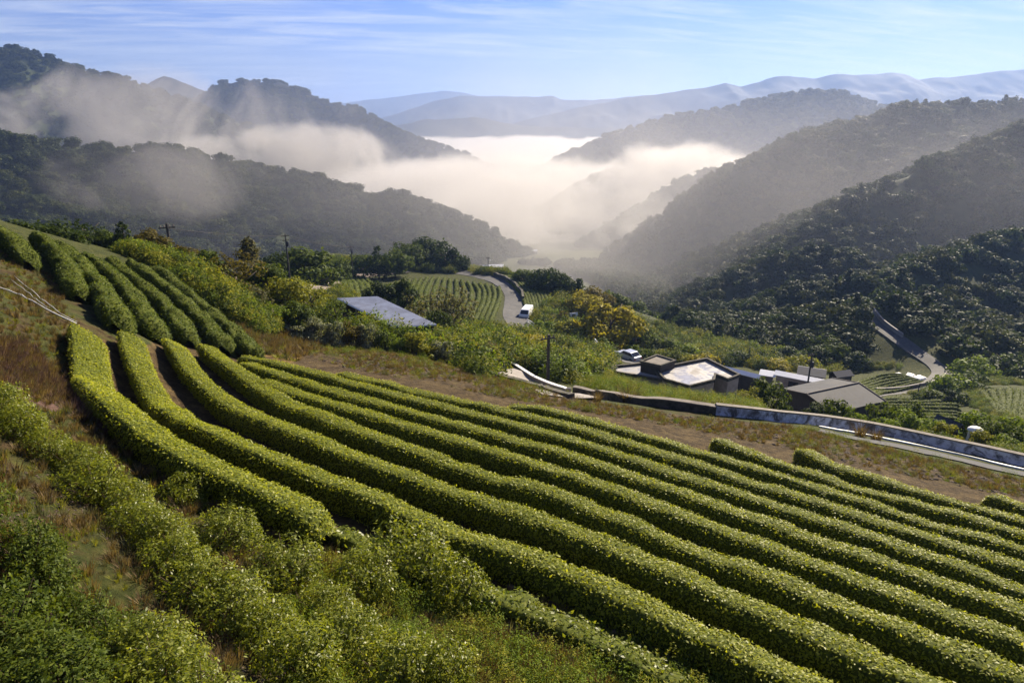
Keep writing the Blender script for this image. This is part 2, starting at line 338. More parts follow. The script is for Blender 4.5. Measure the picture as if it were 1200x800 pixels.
ridge('C2', 'mountain', [(360,165,3050),(420,150,3050),(470,148,3000),(500,140,3000),(530,138,3000),(560,137,3000),(590,143,3000),(640,150,3000),(700,150,2950),(760,150,2950),(830,160,2900)], 'low hazy hills rising from the fog below the flat-topped mountain', front=800, back=600, gully=240, slope=.3, m=M_FAR, seed=4, skin=8, cat='hill')
ridge('L4', 'mountain', [(150,110,2300),(180,95,2300),(192,89,2300),(200,91,2300),(215,97,2300),(235,105,2300),(265,118,2300),(300,140,2300)], 'small pointed peak between two larger mountains', front=700, back=600, gully=160, slope=.5, m=M_FAR, seed=6, skin=6, cat='mountain')
ridge('L3', 'mountain', [(170,150,1850),(215,125,1850),(240,112,1850),(262,98,1850),(285,95,1850),(300,97,1850),(325,95,1850),(345,103,1850),(380,117,1850),(420,128,1800),(450,144,1750),(480,158,1700),(510,170,1650),(540,180,1600),(580,200,1550)], 'round-topped dark mountain whose right flank dips into the fog', front=600, back=500, gully=170, slope=.55, m=M_FAR, seed=7, n_s=220, skin=7, cat='mountain')
ridge('K', 'hill', [(570,192,2300),(595,181,2300),(612,175,2300),(635,175,2300),(655,179,2300),(690,195,2300)], 'small wooded hilltop standing out of the sea of fog', front=300, back=300, gully=100, slope=.45, m=M_FAR, seed=8, skin=5, cat='hill')
ridge('D', 'hill', [(600,225,1250),(640,200,1300),(660,184,1350),(700,166,1400),(740,150,1430),(790,135,1450),(830,130,1450),(870,124,1480),(910,112,1500),(960,108,1500),(1000,111,1500),(1030,122,1500),(1048,131,1500),(1100,152,1500),(1180,175,1500)], 'big dark blue hill rising behind the mist, right of the valley', front=620, back=500, gully=150, slope=.5, m=M_FAR, seed=9, n_s=260, skin=6, cat='hill')
ridge('D2', 'hill', [(590,280,900),(625,258,900),(650,240,920),(685,215,960),(720,198,1000),(760,185,1050)], 'low spur half lost in the mist below the big dark hill', front=300, back=260, gully=80, slope=.5, seed=10, skin=3, cat='hill')
ridge('L2', 'mountain', [(-330,20,1050),(-120,38,1100),(0,55,1150),(40,64,1150),(100,84,1200),(150,93,1200),(180,105,1230),(230,121,1250),(250,131,1280),(300,152,1300),(350,172,1300),(400,192,1300),(460,215,1250),(500,235,1200)], 'dark mountain falling from the top left corner', front=560, back=400, gully=150, slope=.5, seed=11, n_s=240, skin=6, cat='mountain')
ridge('F', 'hill', [(640,315,720),(690,280,740),(730,256,760),(760,238,770),(790,216,780),(815,204,780),(835,201,780),(846,212,770),(852,240,740)], 'steep wooded knob with mist curling over it', front=330, back=260, gully=70, slope=.75, seed=12, skin=3)
ridge('E', 'hill', [(760,370,420),(800,335,470),(830,270,510),(838,245,520),(848,222,530),(862,205,535),(885,187,550),(912,172,560),(950,158,580),(1000,145,600),(1030,137,610),(1070,126,620),(1110,122,640),(1150,122,650),(1200,120,660),(1300,110,680),(1420,100,700)], 'tall forested hillside filling the right behind the nearer spurs', front=330, back=280, gully=75, slope=.62, seed=13, n_s=260, skin=2.5)
ridge('L1', 'hill', [(-330,110,420),(-120,140,450),(0,160,480),(60,170,500),(150,178,520),(220,182,540),(300,196,560),(335,206,570),(390,216,580),(440,231,590),(470,227,600),(500,241,610),(540,256,620),(580,275,630),(605,288,640),(640,305,640)], 'shaded forest hillside below the wisps of mist on the left', front=380, back=260, gully=85, slope=.5, seed=14, n_s=240, skin=2.5)
ridge('G', 'hill', [(830,390,290),(862,330,285),(890,305,290),(930,285,300),(972,263,315),(985,246,330),(1010,224,345),(1060,207,360),(1100,191,375),(1130,178,385),(1170,160,400),(1200,146,410),(1300,110,430),(1400,90,440)], 'dark wooded spur above the winding road', front=190, back=200, gully=45, slope=.6, seed=15, n_s=220, skin=1.5)
ridge('S2', 'hill', [(1010,298,250),(985,300,250),(940,299,250),(905,309,250),(870,326,245),(845,350,235),(825,380,220)], 'low wooded ridge lit along its crest', front=110, back=90, gully=30, slope=.55, seed=16, skin=1)
ridge('S1', 'hill', [(1018,330,195),(985,334,196),(950,337,198),(910,352,196),(880,378,186),(845,402,170),(810,412,160)], 'wooded ridge just behind the tea factory roofs', front=70, back=80, gully=25, slope=.6, seed=17, skin=.8)
ridge('R0', 'hill', [(1420,230,285),(1270,265,255),(1200,280,235),(1150,291,220),(1100,306,205),(1062,330,190),(1042,352,178),(1030,372,166)], 'wooded slope rising from the hairpin bend to the right', front=100, back=130, gully=35, slope=.62, seed=18, skin=1)
# ------------------------------------------------------------------ tea: leaves, hedges, bushes
M_TEA = leaf_mat('tea_leaf', [(.0, (.14, .17, .010)), (.35, (.22, .25, .014)), (.7, (.31, .32, .022)), (1.0, (.42, .40, .05))], .5, .5, .2, 1.2)
M_TEADARK = leaf_mat('tea_leaf_dimmed', [(.0, (.024, .042, .006)), (.4, (.055, .082, .010)), (.75, (.105, .135, .015)), (1.0, (.19, .20, .03))], .42, .55, .1, .8)  # dark leaf tint: dimmer light and corner vignette put into the colour
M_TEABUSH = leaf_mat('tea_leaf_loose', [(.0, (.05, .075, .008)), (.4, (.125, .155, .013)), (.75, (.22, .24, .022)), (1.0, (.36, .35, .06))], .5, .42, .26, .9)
M_TEAFAR = leaf_mat('tea_leaf_far', [(.0, (.05, .075, .015)), (.5, (.10, .13, .024)), (1.0, (.17, .19, .045))], .35, .6, .05, .3)
M_TWIG = surf_mat('tea_wood', (.07, .045, .028), .9, .4, 9)
M_CORE = forest_floor('hedge_core', (.018, .025, .004), (.085, .10, .010), 16.0)  # dark core tone puts the shade among the leaves into colour
def leaf_quads(pos, nrm, ln, asp=.45, rng=RNG, droop=0.0, along=None):
    """one kite-shaped leaf per row of pos; nrm is the facing of the blade"""
    n = len(pos); nrm = nrm/np.linalg.norm(nrm, axis=1)[:, None]
    t = rng.normal(size=(n, 3)) if along is None else along
    t = t-(t*nrm).sum(1)[:, None]*nrm; t /= np.linalg.norm(t, axis=1)[:, None]+1e-9
    b = np.cross(nrm, t); ln = np.asarray(ln)[:, None]
    mid = pos+t*ln*.42
    V = np.stack([pos, mid+b*ln*asp*.5, pos+t*ln-nrm*ln*droop, mid-b*ln*asp*.5], 1).reshape(-1, 3)
    return V, np.arange(4*n).reshape(n, 4)
def two_mesh(name, parts):
    """parts: [(V, quads, material)] -> one mesh"""
    Vs = []; Fs = []; mi = []; k = 0
    for i, (v, f, _) in enumerate(parts):
        Vs.append(v); Fs.append(f+k); mi.append(np.full(len(f), i, np.int32)); k += len(v)
    me = mesh(name, np.concatenate(Vs), np.concatenate(Fs), [p[2] for p in parts]); me.polygons.foreach_set('material_index', np.concatenate(mi)); return me
def resample(path, step):
    d = np.concatenate([[0], np.cumsum(np.linalg.norm(np.diff(path, axis=0), axis=1))]); n = max(4, int(d[-1]/step))
    s = np.linspace(0, d[-1], n); return np.stack([np.interp(s, d, path[:, k]) for k in range(path.shape[1])], -1), s
def smooth(p, it=6):
    p = p.copy()
    for _ in range(it): p[1:-1] = p[1:-1]*.5+(p[:-2]+p[2:])*.25
    return p
def hedge_mesh(name, xy, hgt, wid, leaf, dens, m_leaf, step=.22, ragged=.06, seed=0, p1=.55, p2=.5, nc=13, wildness=.9):
    rng = np.random.default_rng(seed); c, s = resample(np.asarray(xy), step); c = smooth(c, 5)
    tan = np.gradient(c, axis=0); tan /= np.linalg.norm(tan, axis=1)[:, None]; nor = np.stack([tan[:, 1], -tan[:, 0]], -1)
    a = np.linspace(-.12*math.pi, 1.12*math.pi, nc); cx = np.sign(np.cos(a))*np.abs(np.cos(a))**p1; sz = np.sign(np.sin(a))*np.abs(np.sin(a))**p2
    cx = np.where(sz < 0, cx*.8, cx); sz = np.where(sz < 0, -.12, sz)
    e = np.minimum(s, s[-1]-s); end = np.sqrt(np.clip(1-(1-np.clip(e/(wid*.55), 0, 1))**2, .02, 1))       # rounded row ends
    wv = wid/2*(1+.06*fbm(s*.8, s*0+seed*7.3, 3, seed))*(.35+.65*end); hv = hgt*(1+.05*fbm(s*.7, s*0+seed*3.1+50, 3, seed+3))*(.3+.7*end)
    dip = sstep(.70, .82, vnoise(s*.33, s*0+seed*1.7, seed+5)); wv = wv*(1-.10*dip); hv = hv*(1-.13*dip)
    X = c[:, None, 0]+nor[:, None, 0]*cx*wv[:, None]; Y = c[:, None, 1]+nor[:, None, 1]*cx*wv[:, None]
    gz_ = H(X, Y)
    Z = gz_+sz[None]*hv[:, None]; lump = fbm(X*2.3+Z, Y*2.3, 3, seed+11)
    k = 1+ragged*lump; X = c[:, None, 0]+(X-c[:, None, 0])*k; Y = c[:, None, 1]+(Y-c[:, None, 1])*k; Z = Z+ragged*hgt*lump*np.clip(sz, 0, 1)
    g = np.stack([X, Y, Z], -1); n_s = len(c); F_ = grid_faces(n_s, nc); V = g.reshape(-1, 3)
    q = V[F_]; nr = np.cross(q[:, 2]-q[:, 0], q[:, 3]-q[:, 1]); ar = np.linalg.norm(nr, axis=1)*.5; nr /= np.linalg.norm(nr, axis=1)[:, None]+1e-9
    up = np.zeros(len(q)); cen = q.mean(1); mid = g[:, nc//2][np.repeat(np.arange(n_s-1), nc-1)]
    base = c[np.repeat(np.arange(n_s-1), nc-1)]; outw = cen-np.concatenate([base, (mid[:, 2:3]-hgt*.6)], 1); nr *= np.sign((nr*outw).sum(1))[:, None]
    cnt = rng.poisson(ar*dens); idx = np.repeat(np.arange(len(q)), cnt); m_ = len(idx)
    u = rng.random((m_, 1)); v = rng.random((m_, 1)); Q = q[idx]
    pos = (Q[:, 0]*(1-u)+Q[:, 1]*u)*(1-v)+(Q[:, 3]*(1-u)+Q[:, 2]*u)*v; nn = nr[idx]
    gap = vnoise(pos[:, 0]*3.1+pos[:, 2]*2, pos[:, 1]*3.1, seed+31); keep = rng.random(m_) < np.clip(.6+gap*.9, 0, 1); pos = pos[keep]; nn = nn[keep]; m_ = len(pos)
    pos = pos+nn*(rng.random((m_, 1))**1.4*.12-.045)*(leaf/.1)**.5
    fac = nn*.75+rng.normal(size=(m_, 3))*wildness*.72+np.array([0, 0, .95])
    along = nn*.5+rng.normal(size=(m_, 3))*.8+np.array([0, 0, .25])
    LV, LF = leaf_quads(pos, fac, leaf*(.65+.7*rng.random(m_)), .5, rng, .15, along)
    core = V.copy(); 
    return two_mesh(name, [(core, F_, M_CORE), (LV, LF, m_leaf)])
# rows of the main field: the spacing law measured on the photograph (n = row number counted from the top of the field)
_cols = {640: {8:660,7:609,6:572,5:543,4:520,3:506,2:494,1:481}, 870: {8:754,7:708,6:662,5:628,4:600,3:578,2:558,1:544,0:529,-1:517}, 1140: {6:770,5:734,4:699,3:669,2:647,1:627,0:606,-1:594,-2:582}}
_A = np.array([[1, (u-600)/F, (v-400)/F, -n, -n*(u-600)/F, -n*(v-400)/F] for u, d in _cols.items() for n, v in d.items()])
_k = np.linalg.svd(_A)[2][-1]
def row_v(n, u):
    x = (np.asarray(u, float)-600)/F; a = _k[2]-n*_k[5]; return 400+F*(-(_k[0]+_k[1]*x-n*(_k[3]+_k[4]*x))/a)
LEFT_ROWS = {8: [(152,388),(155,412),(165,442),(190,470),(225,497),(275,520),(330,541),(397,564),(495,605),(592,648)],
 7: [(201,397),(207,415),(225,437),(260,467),(312,493),(365,516),(400,530),(500,567)], 6: [(240,404),(262,424),(312,457),(365,484),(400,499),(500,534)],
 5: [(302,443),(330,452),(365,465),(400,477),(460,495),(540,517)], 4: [(282,423),(330,440),(382,455),(400,460),(460,478),(540,499)], 3: [(279,414),(312,420),(347,430),(400,446),(460,462),(540,483)],
 2: [(393,437),(430,444),(460,452),(540,472)], 1: [(592,471),(612,475)], 0: [(838,512)], -1: [(938,524)], -2: [(1156,577)]}
ORD = ['first', 'second', 'third', 'fourth', 'fifth', 'sixth', 'seventh', 'eighth', 'ninth', 'tenth', 'eleventh', 'twelfth', 'thirteenth', 'fourteenth', 'fifteenth', 'sixteenth', 'seventeenth', 'eighteenth', 'nineteenth', 'twentieth']
ROWLAB = {8: 'long clipped tea hedge, first full row above the grass verge and loose bushes', 7: 'long clipped tea hedge, second full row above the grass verge, its head curling uphill', 6: 'long clipped tea hedge, third full row up from the grass verge',
 5: 'clipped tea hedge with a rounded blunt head, fourth full row from the grass verge', 4: 'clipped tea hedge starting beside the dry grass bank, one row below the uppermost long row', 3: 'uppermost long tea hedge starting at the foot of the dry grass bank',
 2: 'tea hedge whose head begins beside the bare brown strip, left of the driveway', 1: 'tea hedge beginning below the foot of the concrete driveway', 0: 'tea hedge beginning below the whitewashed end of the roadside wall', -1: 'short tea hedge at the brown strip, below the dark gabled barn', -2: 'shortest clipped tea hedge, a stub beside the roadside lane'}
def field_row(n):
    us = np.arange(640, 1300, 20.0) if n > 0 else np.arange({0: 860, -1: 960, -2: 1175}[n], 1300, 20.0)
    us = us[us > LEFT_ROWS[n][-1][0]+15]; return LEFT_ROWS[n]+[(u, float(row_v(n, u))) for u in us]
for n in range(8, -3, -1):
    px = np.array(field_row(n), float); px = px[(px[:, 1] < 850)]
    d = np.concatenate([[0], np.cumsum(np.hypot(*np.diff(px, axis=0).T))]); t = np.arange(0, d[-1], 6.0); px = np.stack([np.interp(t, d, px[:, k]) for k in (0, 1)], -1)
    w3 = smooth(hit(px[:, 0], px[:, 1], .68)[:, :2], 12)
    w3 = resample(w3, .35)[0]; w3 = smooth(w3, 45)
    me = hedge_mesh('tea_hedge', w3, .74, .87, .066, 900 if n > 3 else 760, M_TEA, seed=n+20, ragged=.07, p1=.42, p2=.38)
    tag(obj('tea_hedge', me), ROWLAB[n], 'tea hedge', 'clipped hedges of the main tea field')
# the leftmost row: clipped at its head, then running on loose along the foot of the verge
px = np.array([(101,383),(98,400),(99,424),(109,458),(139,486),(175,511),(225,535),(287,562),(330,584),(380,606)], float)
w3 = smooth(hit(px[:, 0], px[:, 1], .74)[:, :2], 2); w3 = smooth(resample(w3, .35)[0], 25)
tag(obj('tea_hedge', hedge_mesh('tea_hedge', w3, .78, .95, .066, 900, M_TEA, seed=77, ragged=.09, p1=.42, p2=.38)), 'leftmost clipped tea hedge, where the white hose ends', 'tea hedge', 'clipped hedges of the main tea field')
px = np.array([(380,612),(430,632),(495,664),(560,690),(640,716),(700,742),(760,772),(810,800)], float); w3 = smooth(resample(hit(px[:, 0], px[:, 1], .35)[:, :2], .35)[0], 15)
tag(obj('tea_hedge', hedge_mesh('tea_hedge', w3, .38, .75, .085, 420, M_TEABUSH, seed=78, ragged=.3)), 'low straggling tea hedge along the stony edge of the verge', 'tea hedge', 'clipped hedges of the main tea field')
# upper-left plot: bushier rows, weaker light put into their darker leaves
UP = [([(-14,262),(7,270),(24,286),(34,300)], 'topmost bushy tea row of the upper plot, at the picture corner'),
 ([(42,272),(58,283),(76,303),(86,325),(90,338)], 'bushy tea row of the upper plot, right of the yellowish weeds'),
 ([(70,284),(84,295),(108,320),(128,348),(137,372)], 'bushy tea row of the upper plot ending above the leftmost clipped hedge'),
 ([(96,292),(112,302),(140,325),(163,352),(180,382)], 'bushy tea row of the upper plot ending behind the second clipped hedge head'),
 ([(122,298),(142,310),(171,330),(200,360),(222,392)], 'bushy tea row of the upper plot ending behind the third clipped hedge head'),
 ([(148,303),(164,312),(201,337),(236,370),(264,401)], 'bushy tea row of the upper plot, last but one before the dry bank'),
 ([(172,310),(192,320),(225,342),(260,374),(298,408)], 'outermost bushy tea row of the upper plot, along the dry bank')]
for i, (pl, lab) in enumerate(UP):
    px = np.array(pl, float); d = np.concatenate([[0], np.cumsum(np.hypot(*np.diff(px, axis=0).T))]); t = np.arange(0, d[-1], 5.0); px = np.stack([np.interp(t, d, px[:, k]) for k in (0, 1)], -1)
    w3 = smooth(resample(hit(px[:, 0], px[:, 1], .8)[:, :2], .4)[0], 15)
    tag(obj('tea_hedge', hedge_mesh('tea_hedge', w3, .95, 1.08, .092, 470, M_TEADARK, seed=i+50, ragged=.34, p1=.75, p2=.7)), lab, 'tea hedge', 'bushy rows of the upper tea plot')
# terraces beyond: narrow rows seen small
def curves(cs, n, jit=.0):
    cs = [np.array(c, float) for c in cs]; out = []
    m_ = 9; cs = [resample(c, np.linalg.norm(np.diff(c, axis=0), axis=1).sum()/m_)[0] for c in cs]; k_ = min(len(c) for c in cs); cs = [c[:k_] for c in cs]
    for t in np.linspace(0, len(cs)-1, n):
        i = min(int(t), len(cs)-2); out.append(cs[i]*(1-(t-i))+cs[i+1]*(t-i))
    return out
def terrace(cs, n, hgt, wid, where, group, ends, leaf=.22, dens=40, m_=None):
    for i, px in enumerate(curves(cs, n)):
        w3 = hit(px[:, 0], px[:, 1], hgt)[:, :2]; w3 = smooth(resample(w3, .8)[0], 6)
        me = hedge_mesh('tea_hedge', w3, hgt, wid, leaf, dens, m_ or M_TEAFAR, step=.8, seed=200+i+n*31, ragged=.1, nc=7)
        tag(obj('tea_hedge', me), f'{ORD[i]} narrow tea row from {ends} {where}', 'tea hedge', group)
terrace([[(449,333),(456,340),(463,352),(466,364)], [(478,326),(474,338),(476,350),(484,362)], [(505,323),(497,336),(495,348),(500,364)], [(530,325),(530,338),(528,350),(526,366)], [(556,329),(564,340),(562,352),(552,372)], [(584,334),(587,343),(582,358),(574,376)]], 20, .65, .75, 'on the terrace left of the winding road', 'tea rows left of the winding road', 'its left end')
terrace([[(589,322),(602,332),(613,345),(619,366)], [(600,319),(616,330),(627,344),(631,364)], [(612,317),(630,328),(643,342),(648,360)]], 9, .65, .75, 'on the terrace right of the winding road', 'tea rows right of the winding road', 'the road')
terrace([[(399,322),(404,330),(405,344)], [(424,322),(436,331),(442,344)]], 6, .75, 1.0, 'behind the corrugated shed roof', 'tea rows behind the corrugated shed', 'the bare track')
terrace([[(318,324),(326,316),(338,310)], [(352,328),(360,320),(368,312)]], 6, .75, 1.1, 'behind the left tree belt, beside the bare track', 'tea rows beside the bare track', 'the left')
terrace([[(1003,448),(1032,437),(1062,437)], [(1022,459),(1056,455),(1086,446)]], 7, .6, .6, 'on the small terrace inside the hairpin bend', 'tea rows inside the hairpin bend', 'the back')
terrace([[(1024,466),(1070,465),(1122,463)], [(1046,486),(1090,487),(1132,489)]], 7, .65, .8, 'below the hairpin road', 'tea rows below the hairpin road', 'the road')
terrace([[(1150,455),(1160,466),(1172,482)], [(1182,452),(1184,462),(1180,484)], [(1216,456),(1206,470),(1200,494)]], 7, .65, .75, 'on the fan-shaped terrace at the right edge', 'tea rows of the fan-shaped terrace', 'its left side')
# loose bushes in front
def dome_leaves(rng, n, rx, rz, leaf, shoots=40, fill=.5):
    d = rng.normal(size=(n, 3)); d[:, 2] = np.abs(d[:, 2])*.9+.02*rng.normal(size=n); d /= np.linalg.norm(d, axis=1)[:, None]
    lump = 1+.5*fbm(d[:, 0]*2.2+d[:, 2]*1.3+9, d[:, 1]*2.2+d[:, 2], 3, int(rng.integers(999)))
    r = (fill+(1-fill)*rng.random(n)**.5)*lump
    gap = vnoise(d[:, 0]*3.5+20, d[:, 1]*3.5+d[:, 2]*3, int(rng.integers(999))); k = rng.random(n) < .05+gap*1.6; d = d[k]; r = r[k]
    pos = d*r[:, None]*np.array([rx, rx, rz]); nn = d
    P_ = [pos]; N_ = [nn+rng.normal(size=pos.shape)*.8+np.array([0, 0, .4])]; A_ = [nn*.6+rng.normal(size=pos.shape)*.7+np.array([0, 0, .4])]
    for _ in range(shoots):                                      # upright young shoots
        dd = rng.normal(size=3); dd[2] = abs(dd[2])+.6; dd /= np.linalg.norm(dd); b = dd*np.array([rx, rx, rz])*.92; ax = np.array([dd[0]*.5, dd[1]*.5, 1.0])+rng.normal(size=3)*.2; ax /= np.linalg.norm(ax)
        k_ = int(rng.integers(7, 13)); t = np.linspace(0, 1, k_)[:, None]; h_ = rng.uniform(.10, .26); o = rng.normal(size=(k_, 3)); o -= (o@ax)[:, None]*ax
        P_.append(b+ax*t*h_); A_.append(o/np.linalg.norm(o, axis=1)[:, None]+ax*(.3+t)); N_.append(ax+rng.normal(size=(k_, 3))*.5)
    pos = np.concatenate(P_); return leaf_quads(pos, np.concatenate(N_), leaf*(.6+.75*rng.random(len(pos))), .45, rng, .2, np.concatenate(A_))
def bush_proto(name, seed, rx, rz, n, leaf, m_, shoots=40, fill=.5):
    rng = np.random.default_rng(seed); V, F_ = dome_leaves(rng, n, rx, rz, leaf, shoots, fill); lm = mesh(name+'_leaves', V, F_, m_)
    mb = MB()
    for k in range(20):
        a = k*2.4+rng.random(); e = Vector((math.cos(a)*rx*rng.uniform(.3, .85), math.sin(a)*rx*.7, rz*rng.uniform(.5, .95))); b0 = Vector((math.cos(a)*.06, math.sin(a)*.06, -.12))
        mb.tube([b0, b0.lerp(e, .5)+Vector((0, 0, .06)), e], [.016, .012, .006], 5)
    return lm, mesh(name+'_stems', mb.V, mb.F, M_TWIG)
BP = [bush_proto('tea_bush', 300+i, .78, .95, 5000, .073, M_TEABUSH, 95, .45) for i in range(5)]
BPD = [bush_proto('tea_bush', 340+i, .78, .95, 5000, .076, M_TEADARK, 95, .45) for i in range(3)]  # darker leaf copies paint the corner falloff onto these bushes
def put_bush(x, y, s, k, label, group, name='tea_bush', cat='tea bush', protos=None, sz=None, rng=random, z=None):
    lm, sm = (protos or BP)[k % len(protos or BP)]; r = empty(name, (x, y, (float(H(x, y)) if z is None else z)-.04), rng.uniform(0, 6.28)); r.scale = (s*rng.uniform(.9, 1.1), s*rng.uniform(.9, 1.1), (sz or s)*rng.uniform(.8, 1.2))
    obj('foliage', lm, r); obj('stems', sm, r); return tag(r, label, cat, group)
BROWS = [([(-12,442),(40,480),(90,520),(135,555),(185,600),(245,645),(300,690),(345,735)], 13, 'of the row below the purplish weeds', 'the left edge', .70),
 ([(-25,565),(35,620),(95,675),(150,722),(210,765),(270,810)], 9, 'of the row crossing the bottom left', 'the left edge', .70),
 ([(-30,690),(20,740),(60,790)], 4, 'in the very bottom left corner', 'the left edge', .75)]
for pl, n, where, frm, sc in BROWS:
    pts = hit([p[0] for p in pl], [p[1] for p in pl], .8)[:, :2]; c, _ = resample(pts, .05); k = np.linspace(0, len(c)-1, n).astype(int)
    for i, j in enumerate(k):
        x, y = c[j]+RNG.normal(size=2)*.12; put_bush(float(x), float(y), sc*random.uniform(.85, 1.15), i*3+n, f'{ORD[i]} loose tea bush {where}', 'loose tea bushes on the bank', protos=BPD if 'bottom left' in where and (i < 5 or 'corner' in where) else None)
for (u, v, s, lab) in [(215,560,.7,'loose tea bush just under the leftmost clipped hedge, above the bare patch'),(262,600,.75,'loose tea bush above the bare patch, next to the straggling hedge'),(330,635,.85,'loose tea bush below the straggling hedge, left of the tall one'),
  (478,632,1.15,'tallest loose tea bush, standing in front of the clipped rows'),(425,650,.9,'loose tea bush crowding the left side of the tallest bush'),(535,672,.85,'loose tea bush crowding the right side of the tallest bush'),
  (395,715,.8,'loose tea bush with a dark underside below the tallest bush'),(460,760,.75,'loose tea bush at the bottom edge under the tallest bush'),(520,765,.7,'loose yellowish tea bush at the bottom edge left of the grass verge'),(375,690,.6,'small loose tea bush between dark gaps left of the tallest bush')]:
    x, y, z = hit1(u, v, .8*s); put_bush(float(x), float(y), s, int(u), lab, 'loose tea bushes on the bank')
# ------------------------------------------------------------------ trees
def lm_(name, a, b, c, d=None, tr=.36, rough=.55, big=.25): return leaf_mat(name, [(.0, a), (.4, b), (.75, c), (1.0, d or tuple(min(1, x*1.5) for x in c))], tr, .6, .05, big)
LEAF = {
 'dark': lm_('leaf_dark_green', (.012, .022, .006), (.028, .045, .011), (.05, .072, .016)),
 'mid': lm_('leaf_mid_green', (.025, .04, .008), (.055, .08, .014), (.095, .125, .022)),
 'fresh': lm_('leaf_fresh_green', (.045, .075, .010), (.10, .15, .016), (.17, .22, .025)),
 'yellow': lm_('leaf_yellow_green', (.06, .075, .010), (.15, .165, .02), (.25, .24, .03)),
 'gold': lm_('leaf_golden', (.10, .095, .012), (.21, .19, .018), (.32, .275, .025)),
 'rust': lm_('leaf_rusty', (.038, .034, .010), (.08, .068, .016), (.125, .105, .025)),
 'silver': lm_('leaf_silvery', (.05, .06, .03), (.13, .15, .085), (.26, .27, .18), (.42, .42, .30)),
 'grey': lm_('leaf_greyish', (.04, .042, .022), (.085, .085, .042), (.14, .135, .07)),
 'mauve': lm_('grass_mauve', (.05, .028, .026), (.10, .06, .055), (.16, .11, .095)),
 'straw': lm_('grass_straw', (.055, .036, .018), (.11, .075, .036), (.19, .14, .07)),
}
M_BARK = surf_mat('bark', (.09, .07, .05), .9, .4, 6, bumpd=.03); M_BARKPALE = surf_mat('pale_bark', (.22, .20, .17), .9, .35, 6)
def crown_quads(kind, seed, n, leaf):
    """foliage in a unit-high space: lobes carry leaf sprays, gaps stay between lobes"""
    rng = np.random.default_rng(seed); lob = []
    if kind == 'broad':
        for k in range(38):
            d = rng.normal(size=3); d /= np.linalg.norm(d); d[2] = d[2]*.8
            r = rng.uniform(.55, 1.0); lob.append((np.array([d[0]*.37*r, d[1]*.37*r, .53+d[2]*.40*r]), rng.uniform(.09, .17)))
    elif kind == 'tall':
        for k in range(34):
            t = rng.uniform(.18, .95); w_ = .26*math.sin(min(1, (t+.05)*1.05)*math.pi)**.6; a = rng.random()*6.28; r = rng.uniform(.3, 1)
            lob.append((np.array([math.cos(a)*w_*r, math.sin(a)*w_*r, t]), rng.uniform(.07, .13)))
    elif kind == 'conifer':
        for k in range(60):
            t = rng.uniform(.08, .98); w_ = .30*(1-t)**.8+.02; a = rng.random()*6.28; r = rng.uniform(.5, 1)
            lob.append((np.array([math.cos(a)*w_*r, math.sin(a)*w_*r, t-.06*r]), .05+.06*(1-t)))
    elif kind == 'shrub':
        for k in range(34):
            d = rng.normal(size=3); d[2] = abs(d[2]); d /= np.linalg.norm(d); r = rng.uniform(.5, 1.0)
            lob.append((np.array([d[0]*.42*r, d[1]*.42*r, .10+d[2]*.74*r]), rng.uniform(.10, .17)))
    elif kind == 'loose':
        for k in range(46):
            d = rng.normal(size=3); d /= np.linalg.norm(d); r = rng.uniform(.35, 1.0)
            lob.append((np.array([d[0]*.42*r, d[1]*.42*r, .55+d[2]*.40*r]), rng.uniform(.05, .12)))
    per = max(3, n//len(lob)); pos = []; nn = []
    for c, r in lob:
        m_ = max(3, int(per*(r/.12)**1.3)); d = rng.normal(size=(m_, 3)); d /= np.linalg.norm(d, axis=1)[:, None]; q = c+d*r*(.55+.5*rng.random((m_, 1)))*np.array([1, 1, .8])
        pos.append(q); nn.append(d*.8+(q-np.array([0, 0, .45]))*1.2+rng.normal(size=(m_, 3))*.55+np.array([0, 0, .25]))
    pos = np.concatenate(pos); nn = np.concatenate(nn)
    return leaf_quads(pos, nn, leaf*(.6+.8*rng.random(len(pos))), .62, rng, .2)
def tree_trunk(kind, seed):
    rng = random.Random(seed); mb = MB()
    if kind == 'shrub':
        for k in range(6):
            a = k*1.05+rng.random(); mb.tube([(0.03*math.cos(a), .03*math.sin(a), -.06), (.14*math.cos(a), .14*math.sin(a), .3), (.26*math.cos(a), .26*math.sin(a), .62)], [.014, .010, .005], 5)
        return mb
    top = .9 if kind == 'conifer' else .62
    j = lambda s: rng.uniform(-s, s)
    mb.tube([(0, 0, -.08), (j(.01), j(.01), .15), (j(.03), j(.03), .36), (j(.04), j(.04), top)], [.034, .025, .019, .007], 7)
    if kind != 'conifer':
        for k in range(9):
            a = k*2.4+rng.random(); z0 = rng.uniform(.22, .5); l = rng.uniform(.2, .36)
            mb.tube([(0, 0, z0), (math.cos(a)*l*.5, math.sin(a)*l*.5, z0+l*.42), (math.cos(a)*l, math.sin(a)*l, z0+l*rng.uniform(.5, .95))], [.013, .009, .004], 5)
    return mb
TP = {}
for kind, n, leaf in (('broad', 3600, .055), ('tall', 2600, .05), ('conifer', 2600, .055), ('shrub', 3000, .06), ('loose', 1700, .05)):
    TP[kind] = []
    for s in range(3):
        V, F_ = crown_quads(kind, 500+s*7+len(kind), n, leaf); tb = tree_trunk(kind, 40+s)
        TP[kind].append((mesh(kind+'_crown', V, F_, LEAF['mid']), mesh(kind+'_trunk', tb.V, tb.F, M_BARK, True)))
HASC = {}
